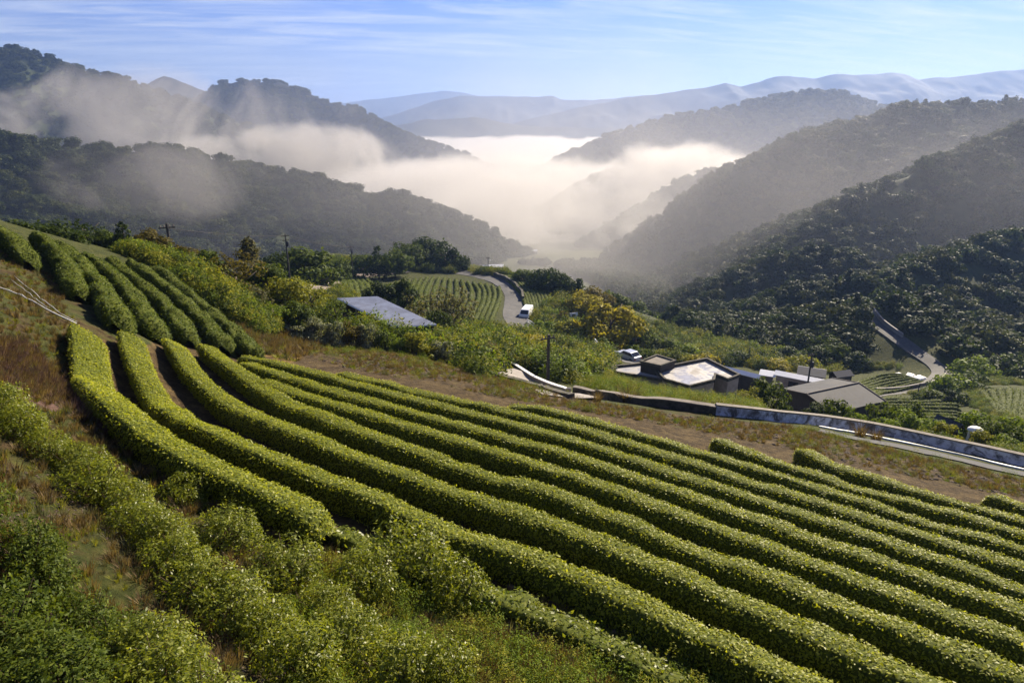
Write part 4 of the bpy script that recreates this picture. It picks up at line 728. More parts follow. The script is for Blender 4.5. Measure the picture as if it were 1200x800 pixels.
rail('guard_rail', [(695,401),(698,405),(701,409)], .9, 'short bright white road rail on the near kerb', M_WHITE, 4, r0=.11); rail('guard_rail', [(696,391),(702,396),(708,401)], .9, 'white road rail beside the golden tree', M_WHITE, 5, r0=.08); rail('guard_rail', [(715,406),(721,410),(727,414)], .9, 'white road rail leading to the silver car', M_WHITE, 5, r0=.09); rail('guard_rail', [(618,380),(622,382),(626,385)], .9, 'short white road rail just below the white van', M_WHITE, 3, r0=.08)
# ---- buildings
def prism(mb, poly, z0, z1, mi=0):
    n_ = len(poly); V = [(p.x, p.y, z0) for p in poly]+[(p.x, p.y, z1) for p in poly]; mb.add(V, [tuple(range(n_))[::-1], tuple(range(n_, 2*n_))]+[(i, (i+1) % n_, n_+(i+1) % n_, n_+i) for i in range(n_)], mi)
def flatroof(name, px, zr, label, cat, wallm, roofm, par=.35, drop=4.0, parm=None, edges=None, th=.22):
    poly = [onz(u, v, zr) for u, v in px]; ar = sum(a.x*b.y-b.x*a.y for a, b in zip(poly, poly[1:]+poly[:1]))
    if ar < 0: poly = poly[::-1]; edges = None if edges is None else [(len(px)-2-e) % len(px) for e in edges]
    o = sum(poly, Vector())/len(poly); g = min(hz(p.x, p.y) for p in poly); r = empty(name, (o.x, o.y, g)); pl = [p-Vector((o.x, o.y, 0)) for p in poly]; zt = zr-g
    mb = MB(); prism(mb, pl, -.5, zt-.15); mb.build('wall', wallm, r)
    mb = MB(); prism(mb, pl, zt-.148, zt); mb.build('roof', roofm, r)
    for i in range(len(pl)):
        if edges is not None and i not in edges: continue
        a, b = pl[i], pl[(i+1) % len(pl)]; d = (b-a); l = math.hypot(d.x, d.y); mb = MB(); mb.box(((a.x+b.x)/2, (a.y+b.y)/2, zt+par/2-.05), (l+th, th+.004*i, par+.006*i), math.atan2(d.y, d.x)); mb.build('roof_parapet', parm or M_DARKWALL, r)
    return tag(r, label, cat), poly, r, o
ZR = -29.0
fr, fpoly, _, o = flatroof('tea_factory', [(767,434),(828,422),(866,441),(853,446),(838,440),(836,447),(808,454),(779,446)], ZR, 'flat-roofed building with a wet pale concrete roof and dark parapets', 'building', M_PINK, M_WETROOF)
lr, lpoly, _, _ = flatroof('annexe', [(716,431),(753,427),(765.5,434.5),(777.5,446.5),(722,437)], ZR-.35, 'lower flat-roofed annexe with puddles, left of the larger wet roof', 'building', M_PINK, M_WETROOF, par=.3)
br, bpoly, _, _ = flatroof('stair_house', [(751,424),(770,416.5),(791,423),(774,429)], ZR+.9, 'small dark-roofed block behind the two wet flat roofs', 'building', M_DARK, M_COPE, par=.2)
def gable(name, r1, r2, ev, zr, ze, label, roofm, wallm, cat='shed', over=.35, th=.08, trim=None):
    """ridge ends r1, r2 and the sideways offset of one eave (all plan vectors)"""
    r1 = Vector((r1.x, r1.y, 0)); r2 = Vector((r2.x, r2.y, 0)); ev = Vector((ev.x, ev.y, 0)); o = (r1+r2)/2; d = (r2-r1).normalized()
    cs = [r1+ev, r2+ev, r2-ev, r1-ev]; g = min(hz(p.x, p.y) for p in cs); R_ = empty(name, (o.x, o.y, g)); zr -= g; ze -= g; r1 -= o; r2 -= o
    up = lambda p, z: Vector((p.x, p.y, z))
    for s in (1, -1):
        e1, e2 = r1+ev*s-d*over, r2+ev*s+d*over; q = [up(e1, ze), up(e2, ze), up(r2+d*over, zr+.002*s), up(r1-d*over, zr+.002*s)]; mb = MB(); mb.hexa([p-Vector((0, 0, th)) for p in q]+q); mb.build('roof', roofm, R_)
    k = .88; ins = [r1+ev*k, r2+ev*k, r2-ev*k, r1-ev*k]; zi = ze+(zr-ze)*(1-k)-th-.05; mb = MB(); n_ = [up(p, -.5) for p in ins]+[up(p, zi) for p in ins]; mb.add(n_, [(3,2,1,0),(0,1,5,4),(1,2,6,5),(2,3,7,6),(3,0,4,7)])
    mb.add([up(ins[0], zi), up(ins[3], zi), up(r1, zr-th-.05)], [(0,1,2)]); mb.add([up(ins[1], zi), up(ins[2], zi), up(r2, zr-th-.05)], [(0,2,1)]); mb.build('wall', wallm, R_)
    for s in (1, -1):                                        # door opening on each long wall
        a, b = (ins[0], ins[1]) if s == 1 else (ins[3], ins[2]); l = (b-a).length; c_ = a.lerp(b, .4)+ev.normalized()*s*.03; mb = MB(); mb.box((c_.x, c_.y, (zi*.42)), (l*.22, .05, zi*.8), math.atan2(d.y, d.x)); mb.build('door', M_DARK, R_)
    if trim:
        for e in (r1-d*over, r2+d*over):
            mb = MB(); mb.tube([up(e+ev, ze+.03), up(e, zr+.03), up(e-ev, ze+.03)], .07, 6); mb.build('barge_board', trim, R_)
        mb = MB(); mb.tube([up(r1-d*over, zr+.04), up(r2+d*over, zr+.04)], .1, 6); mb.build('ridge_cap', trim, R_)
    return tag(R_, label, cat)
def gable_px(name, a, b, e, zr, ze, label, roofm, wallm, **k):
    r1 = onz(*a, zr); r2 = onz(*b, zr); e1 = onz(*e, ze); dd = (r2-r1); dd.z = 0; dd.normalize(); ev = e1-r1; ev.z = 0; ev -= dd*ev.dot(dd); return gable(name, r1, r2, ev, zr, ze, label, roofm, wallm, **k)
gable_px('barn', (948,461), (1004,449), (985,482), -31.2, -32.0, 'dark gabled barn with a low grey sheet roof', M_BARNROOF, M_DARK, cat='barn', trim=M_COPE)
gable_px('shed', (853,429.5), (889,438.5), (851,434), -34.0, -34.35, 'long narrow shed with a bright white roof, next to the flat roof', M_WROOF, M_DARK); gable_px('shed', (894,433), (907,435), (890,439), -34.6, -35.0, 'small white-roofed hut between the two long white sheds', M_WROOF, M_COPE)
gable_px('shed', (912,434), (964,444), (908,439), -34.4, -34.75, 'longest white-roofed shed with a pinkish wall, left of the barn', M_WROOF, M_PINK); gable_px('shed', (938,429), (966,433), (928,437), -37.6, -38.2, 'wide grey-roofed shed behind the longest white shed', M_GREYROOF, M_DARK); gable_px('shed', (978,435), (994,433), (970,444), -38.0, -38.6, 'grey gabled shed with a bright ridge, beside the small terrace', M_GREYROOF, M_DARK)
gable_px('hut', (836,429), (850,431), (834,433), -36.0, -36.8, 'small grey roof half hidden behind the wet flat roof', M_GREYROOF, M_DARK)
gable_px('pump_house', (1104,487), (1122,494), (1102,491), -20.9, -21.4, 'low bluish roof among the lime bushes near the lane', M_GREYROOF, M_DARK)
def openings(fr, poly, o, i, zb, n, wid, hgt, m_=None, door=False):
    a = poly[i]-Vector((o.x, o.y, 0)); b = poly[(i+1) % len(poly)]-Vector((o.x, o.y, 0)); d = (b-a); l = math.hypot(d.x, d.y); nr = Vector((d.y, -d.x, 0)).normalized(); an = math.atan2(d.y, d.x)
    for k in range(n):
        c = a.lerp(b, (k+.7)/(n+.4))+nr*.02; mb = MB(); mb.box((c.x, c.y, zb), (wid, .06, hgt), an); w_ = mb.build('window', M_GLASS, fr)
        mb = MB(); mb.box((c.x+nr.x*.03, c.y+nr.y*.03, zb-hgt/2-.05), (wid+.16, .12, .07), an); mb.build('sill', M_CONC, w_)
for i in range(len(fpoly)): openings(fr, fpoly, o, i, 2.1, 2, .8, .9)
# corrugated shed by the brown strip
q = [onz(461.5, 382.5, -18.0), onz(511, 379.5, -17.75), onz(442, 347, -17.55), onz(395.5, 349, -17.8)]; o = sum(q, Vector())/4; g = hz(o.x, o.y); g = min(g, -19.6); r = empty('open_shed', (o.x, o.y, g)); oo = Vector((o.x, o.y, g)); q = [p-oo for p in q]
nu, nv = 90, 2; V = []; 
for i in range(nu+1):
    a = q[0].lerp(q[3], i/nu); b = q[1].lerp(q[2], i/nu); w_ = .018*(1 if i % 2 else -1)
    V += [tuple(a+Vector((0, 0, w_))), tuple(b+Vector((0, 0, w_))), tuple(a+Vector((0, 0, w_-.04))), tuple(b+Vector((0, 0, w_-.04)))]
Fq = []
for i in range(nu): Fq += [(i*4, i*4+1, i*4+5, i*4+4), (i*4+2, i*4+6, i*4+7, i*4+3), (i*4, i*4+4, i*4+6, i*4+2), (i*4+1, i*4+3, i*4+7, i*4+5)]
Fq += [(0, 2, 3, 1), (nu*4, nu*4+1, nu*4+3, nu*4+2)]; obj('roof', mesh('roof', V, Fq, M_ROOFM), r)
for a, b in ((0, 3), (0, 1), (1, 2), (3, 2)):
    mb = MB(); mb.tube([q[a]-Vector((0, 0, .10)), q[b]-Vector((0, 0, .10))], .09, 6); mb.build('edge_beam', M_STEEL, r)
for f in (.03, .35, .68, .97):
    for e0, e1 in ((0, 3), (1, 2)):
        p_ = q[e0].lerp(q[e1], f).lerp(q[(e0+1) % 4 if e0 == 0 else 0].lerp(q[2 if e0 == 0 else 3], f), .05); w3 = p_+oo; mb = MB(); mb.tube([(p_.x, p_.y, hz(w3.x, w3.y)-g-.4), (p_.x, p_.y, p_.z-.12)], .07, 6); mb.build('post', M_STEEL, r)
c0 = q[0].lerp(q[3], .98); c1 = q[1].lerp(q[2], .98); mb = MB(); mb.hexa([(c0.x, c0.y, -.6), (c1.x, c1.y, -.6), (c1.x+.08, c1.y-.1, -.6), (c0.x+.08, c0.y-.1, -.6), (c0.x, c0.y, c0.z-.2), (c1.x, c1.y, c1.z-.2), (c1.x+.08, c1.y-.1, c1.z-.2), (c0.x+.08, c0.y-.1, c0.z-.2)]); mb.build('back_wall', M_DARK, r)
c0 = q[1].lerp(q[0], .06); c1 = q[2].lerp(q[3], .06); mb = MB(); mb.hexa([(c0.x, c0.y, -.6), (c1.x, c1.y, -.6), (c1.x-.08, c1.y-.02, -.6), (c0.x-.08, c0.y-.02, -.6), (c0.x, c0.y, c0.z-.22), (c1.x, c1.y, c1.z-.22), (c1.x-.08, c1.y-.02, c1.z-.22), (c0.x-.08, c0.y-.02, c0.z-.22)]); mb.build('side_wall', M_DARK, r)
tag(r, 'open shed with a bright corrugated metal roof', 'shed')
# farmhouses in the mist
for (u, v, w_, rot, lab) in [(581,312,17,.1,'widest white-roofed farmhouse in the mist beyond the tea terrace'),(573,306.5,8,.3,'small white-roofed farmhouse just above the widest one in the mist'),(569,313,6,-.2,'smallest pale hut left of the widest misty farmhouse'),(624,294,10,.15,'lone white-roofed farmhouse highest up in the mist')]:
    a, y, z = ray(u, v); t = 260.0
    while z*t > hz(a*t, y*t)+3 and t < 1500: t += 2
    p_ = Vector((float(a*t), float(y*t), 0)); wm = w_/F*float(np.hypot(y, 0)*t)*1.02; d = Vector((math.cos(rot), math.sin(rot), 0)); g = hz(p_.x, p_.y); gable('farmhouse', p_-d*wm/2, p_+d*wm/2, Vector((-d.y, d.x, 0))*-max(2.4, wm*.32), g+4.4, g+2.9, lab, M_WROOF, M_CONC, cat='farmhouse', over=.5)
# white capped hut
p_ = hit1(1139, 519); g = hz(p_[0], p_[1]); r = empty('water_hut', (float(p_[0]), float(p_[1]), g+.1), -.3); s = 1.0
mb = MB(); mb.box((.12*s, .25, .38*s), (.62*s, .5*s, .9*s)); mb.build('body', M_DARK, r); mb = MB(); mb.tube([(-.36*s, 0, -.2), (-.30*s, 0, .86*s)], [.10, .075], 8); mb.build('pillar', M_WHITE, r)
mb = MB(); rings = [(.50, .80), (.50, .86), (.46, .95), (.36, 1.03), (.20, 1.08), (.04, 1.10)]; n_ = 20; V = [(math.cos(2*math.pi*k/n_)*a*s+.06, math.sin(2*math.pi*k/n_)*a*s*.85+.12, b*s) for a, b in rings for k in range(n_)]; mb.add(V, [(i*n_+k, i*n_+(k+1) % n_, (i+1)*n_+(k+1) % n_, (i+1)*n_+k) for i in range(len(rings)-1) for k in range(n_)]+[tuple(range(n_))[::-1], tuple(range((len(rings)-1)*n_, len(rings)*n_))]); mb.build('domed_cap', M_WHITE, r, True)
tag(r, 'small hut with a white domed cap and pale pillar', 'hut')
# poles and cables
TOPS = {}
def pole(u, vt, Y, label, arms=2, key=None, r0=.13, h=None):
    t = P(u, vt, Y); g = hz(t[0], t[1]); H_ = t[2]-g; r = empty('utility_pole', (float(t[0]), float(t[1]), g), .5); mb = MB(); mb.tube([(0, 0, -.5), (0, 0, H_)], [r0, r0*.7], 8); mb.build('pole_shaft', M_POLE, r)
    for k in range(arms):
        z = H_-.35-.7*k; mb = MB(); mb.box((0, .12, z), (1.25-.2*k, .08, .10)); ar = mb.build('crossarm', M_POLE, r)
        for x in (-.5, -.2, .2, .5): mb = MB(); mb.tube([(x, .12, z+.05), (x, .12, z+.13), (x, .12, z+.25)], [.035, .06, .03], 6); mb.build('insulator', M_COPE, ar)
    if arms > 1: mb = MB(); mb.tube([(.22, -.1, H_-2.0), (.22, -.1, H_-1.2)], .17, 8); mb.build('transformer', M_GREYROOF, r)
    TOPS[key or label] = (Vector(t), r); return tag(r, label, 'utility pole', 'utility poles')
pole(195, 262, 56, 'utility pole rising from the trees on the left skyline', 1, 'a'); pole(334, 274, 105, 'utility pole before the wide dome-shaped tree', 2, 'b'); pole(411, 288, 165, 'utility pole standing beside the far spur trees', 2, 'c'); pole(572, 301, 182, 'thin utility pole at the top of the winding road', 1, 'd')
pole(643, 392, 49, 'tall dark utility pole behind the driveway parapet', 1, 'e', .15); pole(952, 414, 84, 'utility pole with crossarms among the factory sheds', 2, 'f'); pole(1078, 449, 97, 'short utility pole beside the lower hairpin road', 1, 'g', .1); pole(879, 407, 112, 'slim pale pole in the tree belt behind the flat roof', 0, 'h', .09)
def cable(a, b, off, label, sag=.012):
    A = TOPS[a][0]+Vector((off, 0, -.3)) if isinstance(a, str) else Vector(a); B = TOPS[b][0]+Vector((off, 0, -.3)) if isinstance(b, str) else Vector(b); l = (B-A).length; mb = MB()
    mb.tube([A.lerp(B, t)-Vector((0, 0, 4*sag*l*t*(1-t)*.5)) for t in np.linspace(0, 1, 17)], .02, 4); tag(mb.build('power_cable', M_POLE), label, 'cable', 'power cables')
cable('a', 'b', -.5, 'upper cable from the skyline pole to the dome-tree pole'); cable('b', 'c', -.5, 'left cable from the dome-tree pole to the spur pole'); cable('b', 'c', .6, 'right cable from the dome-tree pole to the spur pole'); cable('c', 'd', 0, 'cable from the spur pole to the winding-road pole')
# vehicles
def vehicle(name, u, v, rot, dims, prof, m_, label, cat, glass):
    p_ = hit1(u, v); L_, W_, H_ = dims; r = empty(name, (float(p_[0]), float(p_[1]), float(p_[2])+.06), rot); mb = MB(); n_ = len(prof); V = []
    for s, k in ((-1, .5), (1, .5)):
        for x, z in prof: V.append((x*L_, s*W_*(k if z < .62 else k*.84), z*H_))
    mb.add(V, [tuple(range(n_)), tuple(range(n_, 2*n_))[::-1]]+[(i, i+n_, (i+1) % n_+n_, (i+1) % n_) for i in range(n_)]); b = mb.build('body', m_, r); bv = b.modifiers.new('edge', 'BEVEL'); bv.width = .05; bv.segments = 2
    for (pl) in glass:
        mb = MB(); mb.hexa([(x*L_, y*W_, z*H_) for x, y, z in pl]); mb.build('window', M_GLASS, r)
    for sx in (-.31, .31):
        for sy in (-1, 1):
            w_ = MB(); w_.tube([(sx*L_, sy*W_*.5-sy*.2, .31), (sx*L_, sy*W_*.5+sy*.02, .31)], .31, 16); wh = w_.build('wheel', M_TYRE, r); w_ = MB(); w_.tube([(sx*L_, sy*W_*.5+sy*.01, .31), (sx*L_, sy*W_*.5+sy*.035, .31)], .18, 12); w_.build('rim', M_STEEL, wh)
    for sy in (-1, 1):
        w_ = MB(); w_.box((.497*L_, sy*W_*.36, .43*H_), (.06, W_*.2, .13*H_)); w_.build('headlight', M_LAMP, r); w_ = MB(); w_.box((-.497*L_, sy*W_*.38, .47*H_), (.06, W_*.16, .13*H_)); w_.build('tail_light', M_RED, r)
    return tag(r, label, cat)
CARP = [(-.5, .2), (.5, .2), (.5, .48), (.44, .57), (.22, .64), (.08, .98), (-.26, 1.0), (-.42, .68), (-.5, .62)]; VANP = [(-.5, .15), (.5, .15), (.5, .45), (.46, .55), (.30, .95), (.22, 1.0), (-.5, 1.0)]
def win(x0, x1, y, z0, z1, sx=0.0): return [(x0, y, z0), (x1, y, z0), (x1, y*1.02, z0), (x0, y*1.02, z0), (x0+sx, y, z1), (x1-sx*1.4, y, z1), (x1-sx*1.4, y*1.02, z1), (x0+sx, y*1.02, z1)]
CG = [win(-.38, .17, .425, .67, .93, .06), win(-.38, .17, -.425, .67, .93, .06), [(.215, -.38, .66), (.225, -.38, .66), (.225, .38, .66), (.215, .38, .66), (.085, -.34, .95), (.095, -.34, .95), (.095, .34, .95), (.085, .34, .95)], [(-.425, -.38, .70), (-.415, -.38, .70), (-.415, .38, .70), (-.425, .38, .70), (-.285, -.34, .96), (-.275, -.34, .96), (-.275, .34, .96), (-.285, .34, .96)]]
VG = [win(-.05, .30, .425, .60, .88, .02), win(-.05, .30, -.425, .60, .88, .02), [(.452, -.4, .57), (.462, -.4, .57), (.462, .4, .57), (.452, .4, .57), (.315, -.38, .92), (.325, -.38, .92), (.325, .38, .92), (.315, .38, .92)]]
vehicle('car', 736, 421, R(125), (4.2, 1.75, 1.45), CARP, M_SILVER, 'silver car parked on the road behind the flat roofs', 'car', CG); vehicle('van', 617, 371, R(-105), (4.3, 1.85, 1.75), VANP, M_CARWHITE, 'white van gleaming on the winding road', 'van', VG)
p_ = hit1(672, 378); r = empty('sign_board', (float(p_[0]), float(p_[1]), float(p_[2])), R(20)); mb = MB(); mb.box((0, 0, 1.5), (1.7, .08, 1.1)); mb.build('board', M_WHITE, r); mb = MB(); mb.box((0, -.045, 1.5), (.8, .02, .5)); mb.build('panel', M_GREYROOF, r)
for x in (-.7, .7): mb = MB(); mb.tube([(x, .08, -.3), (x, .08, 1.9)], .05, 6); mb.build('post', M_STEEL, r)
tag(r, 'white panel with a grey centre among the yellowish trees', 'board')
# barrel, hoses, tarps, stones
p_ = hit1(578, 441); r = empty('barrel', (float(p_[0]), float(p_[1]), float(p_[2]))); mb = MB(); s = .85
mb.tube([(0, 0, 0), (0, 0, .1*s), (0, 0, .3*s), (0, 0, .33*s), (0, 0, .36*s), (0, 0, .6*s), (0, 0, .63*s), (0, 0, .66*s), (0, 0, .9*s)], [.26*s, .29*s, .29*s, .31*s, .29*s, .29*s, .31*s, .29*s, .26*s], 16); mb.build('drum', M_BLUE, r, True); mb = MB(); mb.tube([(0, 0, .9*s), (0, 0, .94*s)], .27*s, 16); mb.build('lid', M_BLUE, r); tag(r, 'blue plastic barrel at the head of the driveway', 'barrel')
def hose(px, r0, label):
    c = pathpx(px, .25, 4); z = H(c[:, 0], c[:, 1])+.10+.10*np.abs(fbm(np.arange(len(c))*.2, np.zeros(len(c)), 2, 3)); mb = MB(); mb.tube([(float(a), float(b), float(q)) for (a, b), q in zip(c, z)], r0, 6); tag(mb.build('hose', M_HOSE, smooth=True), label, 'hose', 'water hoses on the grass bank')
hose([(-30,332),(0,339),(18,346),(40,358),(60,370),(78,379),(92,384)], .028, 'thickest white hose, curving down to the leftmost clipped hedge'); hose([(17,326),(30,337),(46,351),(62,364),(80,377),(92,381)], .015, 'thin hose lying highest on the grass bank'); hose([(14,331),(28,341),(42,354),(58,366)], .012, 'short thin hose between the two longer ones')
for (u, v, w_, rot, lab) in [(1053,440,1.6,.3,'rounded pale tarp bundle at the left of the heap by the hairpin'),(1066,441,2.2,.8,'white tarp sheet in the middle of the heap by the hairpin'),(1077,444,2.6,.5,'largest whitish tarp sheet by the hairpin parapet')]:
    x, y, z = hit1(u, v); n_ = 14; a = np.linspace(-.5, .5, n_); A, B = np.meshgrid(a, a); Z = .55*(1-4*np.maximum(A**2, B**2)).clip(0)**.5+.12*fbm(A*5+u, B*5, 3, 2); X = A*w_; Y = B*w_*.7; ct, st = math.cos(rot), math.sin(rot)
    V = np.stack([X*ct-Y*st, X*st+Y*ct, Z], -1).reshape(-1, 3); o = obj('tarp', mesh('tarp', V, grid_faces(n_, n_), M_WHITE, True), loc=(float(x), float(y), float(z))); sd_ = o.modifiers.new('thick', 'SOLIDIFY'); sd_.thickness = .03; tag(o, lab, 'tarp')
def stone(seed):
    bm_ = []; rng = np.random.default_rng(seed); n_ = 10; th_ = np.linspace(0, math.pi, n_); ph = np.linspace(0, 2*math.pi, n_*2, endpoint=False); T_, P_ = np.meshgrid(th_, ph, indexing='ij'); d = np.stack([np.sin(T_)*np.cos(P_), np.sin(T_)*np.sin(P_), np.cos(T_)], -1)
    r_ = 1+.5*fbm(d[..., 0]*1.7+seed, d[..., 1]*1.7+d[..., 2]*1.3, 3, seed); V = (d*r_[..., None]*np.array([.5, .36, .26])).reshape(-1, 3); m_ = n_*2; F_ = [(i*m_+k, i*m_+(k+1) % m_, (i+1)*m_+(k+1) % m_, (i+1)*m_+k) for i in range(n_-1) for k in range(m_)]; return mesh('stone', V, F_, M_ROCK)
ST = [stone(i) for i in range(5)]
for i in range(46):
    t = random.random(); u = 600+t*215+random.gauss(0, 10); v = 702+t*84+random.gauss(0, 7); x, y, z = hit1(u, v); o = obj('stone', ST[i % 5], loc=(float(x), float(y), float(z)+.02)); s = random.uniform(.12, .42); o.scale = (s, s, s); o.rotation_euler = (random.random(), random.random(), random.random()*6); tag(o, 'small brown stone on the stony edge of the grass verge', 'stone', 'stones along the verge')
# ------------------------------------------------------------------ grass and undergrowth
def blades(seed, n, h, spread, w_, col, lean=.5):
    rng = np.random.default_rng(seed); a = rng.random(n)*6.28; r_ = spread*rng.random(n)**.6; b = np.stack([np.cos(a)*r_, np.sin(a)*r_, np.full(n, -.02)], -1); hh = h*(.5+.7*rng.random(n)); d = np.stack([np.cos(a)*lean*rng.random(n), np.sin(a)*lean*rng.random(n), np.ones(n)], -1); s = np.stack([-np.sin(a), np.cos(a), 0*a], -1)*w_
    m1 = b+d*hh[:, None]*.55; t = b+d*hh[:, None]+np.stack([np.cos(a), np.sin(a), -.3+0*a], -1)*hh[:, None]*.25*lean
    V = np.stack([b-s, b+s, m1+s*.8, m1-s*.8, t], 1).reshape(-1, 3); k = np.arange(n)*5; me = mesh('tuft', V, [f for i in k for f in ((i, i+1, i+2, i+3), (i+3, i+2, i+4))], LEAF[col]); return me
def coll(name, meshes):
    c = D.collections.new(name)
    for q in meshes: c.objects.link(D.objects.new(name, q))
    return c
def leafclump(seed, n, leaf, col):
    rng = np.random.default_rng(seed); V, F_ = dome_leaves(rng, n, .5, .6, leaf, 6, .3); return mesh('clump', V, F_, LEAF[col])
GNF['dry'] = gn_forest(coll('dry_tufts', [blades(1, 60, .34, .16, .009, 'straw'), blades(2, 50, .28, .2, .009, 'grey'), blades(3, 60, .3, .2, .01, 'straw', .9), blades(4, 40, .24, .15, .01, 'yellow', .7)]))
GNF['green'] = gn_forest(coll('green_tufts', [blades(5, 70, .30, .2, .010, 'yellow', .7), blades(6, 70, .26, .22, .010, 'fresh', .8), leafclump(7, 420, .06, 'yellow'), leafclump(8, 420, .06, 'fresh'), blades(9, 50, .34, .2, .01, 'straw', .6)]))
GNF['weed'] = gn_forest(coll('weed_clumps', [leafclump(10, 700, .09, 'mid'), leafclump(11, 700, .085, 'yellow'), leafclump(12, 700, .09, 'fresh'), leafclump(13, 700, .09, 'dark'), leafclump(14, 700, .08, 'yellow'), leafclump(15, 700, .09, 'mid')]))
GNF['leafy'] = gn_forest(coll('leafy_clumps', [leafclump(41, 700, .085, 'fresh'), leafclump(42, 700, .085, 'yellow'), leafclump(43, 700, .09, 'mid')]))
GNF['purple'] = gn_forest(coll('mauve_tufts', [blades(21, 80, .3, .2, .009, 'mauve', .9), blades(22, 60, .26, .2, .009, 'mauve', .7), blades(23, 50, .3, .2, .009, 'straw', .7)]))
def scatter(name, poly, n, size, lib, label, ymax=200, jit=.5, holes=(), kind='stuff', seed=0, dens=None):
    rng = np.random.default_rng(seed+len(poly)+n); us = np.array([p[0] for p in poly]); vs = np.array([p[1] for p in poly])
    c = hit(us, vs)[:, :2]; c = c[c[:, 1] < ymax*1.15]; lo = c.min(0)-3; hi = np.minimum(c.max(0)+3, [200, ymax]); got = []; tot = 0
    for _ in range(40):
        pts = rng.uniform(lo, hi, (n*3, 2)); X = np.concatenate([pts, H(pts[:, 0], pts[:, 1])[:, None]], 1); pu, pv = proj(X[:, 0], X[:, 1], X[:, 2]); k = inpoly(pu, pv, poly) & (X[:, 1] > 1)
        k &= vnoise(X[:, 0]*.35, X[:, 1]*.35, 77+seed)+.35*rng.random(len(X)) > .45
        for h_ in holes: k &= ~inpoly(pu, pv, h_)
        got.append(X[k]); tot += k.sum()
        if tot >= n: break
    X = np.concatenate(got); k = slice(None)
    return forest(X[k][:n], size, label, lib, jit) if name == 'forest' else rename(forest(X[k][:n], size, label, lib, jit), name)
def EXTRA2():
    scatter('grass', [(-60,395),(30,398),(78,455),(140,488),(120,510),(60,470),(-60,440)], 900, .6, 'purple', 'purplish weeds between the loose bushes and the leftmost clipped hedge', 34, seed=11)
    scatter('grass', BROWN, 700, .5, 'green', 'low yellow-green weeds on the bare brown strip', 48, seed=21)
    scatter('grass', [(330,690),(430,640),(560,690),(600,830),(330,830)], 500, .45, 'green', 'low weeds between the loose bushes at the bottom', 14, seed=22)
    scatter('undergrowth', [(0,235),(60,266),(100,282),(150,300),(192,316),(262,370),(300,392),(330,385),(330,300),(150,240)], 2400, 1.2, 'weed', 'scrub on the crest behind the upper tea plot', 75, seed=12)
def rename(o, nm): o.name = nm; o['category'] = nm.replace('_', ' '); o['group'] = 'ground vegetation'; return o
scatter('grass', BROWN+[(400,418)], 3600, .5, 'dry', 'dry straw-coloured tufts over the bare brown strip', 48, seed=1)
scatter('grass', [(560,700),(640,716),(800,785),(900,830),(470,830),(500,770)], 420, .5, 'green', 'yellow-green weeds of the verge at the bottom', 14, seed=2)
scatter('grass', [(-60,400),(0,290),(60,322),(95,390),(78,470),(300,600),(420,650),(300,800),(-60,800)], 1900, .5, 'dry', 'brown grass and purplish weeds on the bank around the bushes', 34, seed=3)
scatter('grass', [(255,378),(330,388),(380,405),(345,425),(290,410)], 600, 1.2, 'dry', 'dry golden grass of the bank at the tree belt', 52, seed=4)
scatter('grass', [(672,452),(718,436),(780,448),(835,460),(905,482),(870,486),(760,474)], 2600, .9, 'green', 'short green cover of the terrace in front of the flat roofs', 80, seed=5)
UND = [(380,392),(500,392),(560,372),(600,378),(640,398),(720,420),(718,434),(672,450),(600,428),(560,440),(520,424),(440,400)]
scatter('undergrowth', UND, 1700, 2.3, 'weed', 'yellow-green scrub on the slope around the driveway', 100, seed=6)
scatter('undergrowth', [(620,372),(660,345),(760,380),(900,415),(1000,425),(990,440),(860,430),(780,425),(740,415),(700,400),(640,390)], 1800, 2.6, 'weed', 'scrub between the trees along the valley side', 175, seed=7)
scatter('undergrowth', [(1010,492),(1060,478),(1130,470),(1210,500),(1210,540),(1100,522)], 1100, .8, 'leafy', 'scrub beyond the roadside wall', 75, seed=8, holes=[[(1112,488),(1158,488),(1160,535),(1112,535)]])
scatter('undergrowth', [(0,255),(100,265),(300,300),(420,305),(420,350),(380,395),(300,392),(200,312),(60,270)], 1600, 1.6, 'weed', 'scrub under the left tree belt', 120, seed=9, holes=[[(372,316),(396,316),(392,345),(360,352)]])
scatter('undergrowth', [(380,305),(560,300),(600,325),(560,322),(460,316),(400,322)], 500, 2.2, 'weed', 'scrub along the top of the far spur', 200, seed=10)
EXTRA2()
scatter('grass', [(540,690),(640,712),(800,782),(900,830),(470,830)], 700, .5, 'dry', 'dry brown grass of the verge at the bottom', 14, seed=51)
GNF['clod'] = gn_forest(coll('clods', ST))
scatter('gravel', BROWN, 2800, .13, 'clod', 'clods and stones lying on the bare brown strip', 46, seed=31, jit=.8)
scatter('gravel', [(-60,540),(120,560),(300,650),(560,690),(640,720),(700,830),(-60,830)], 1500, .05, 'clod', 'small stones and clods on the bank', 14, seed=32, jit=.8)
scatter('undergrowth', [(985,420),(1045,425),(1110,445),(1210,440),(1215,505),(1130,475),(1000,472)], 1100, .9, 'leafy', 'low scrub around the terraces by the hairpin bend', 140, seed=41, holes=[ROADPX, [(1000,447),(1034,434),(1064,434),(1090,446),(1056,458),(1020,461)], [(1020,464),(1124,460),(1136,490),(1044,488)], [(1146,452),(1220,450),(1215,498),(1170,486)]])
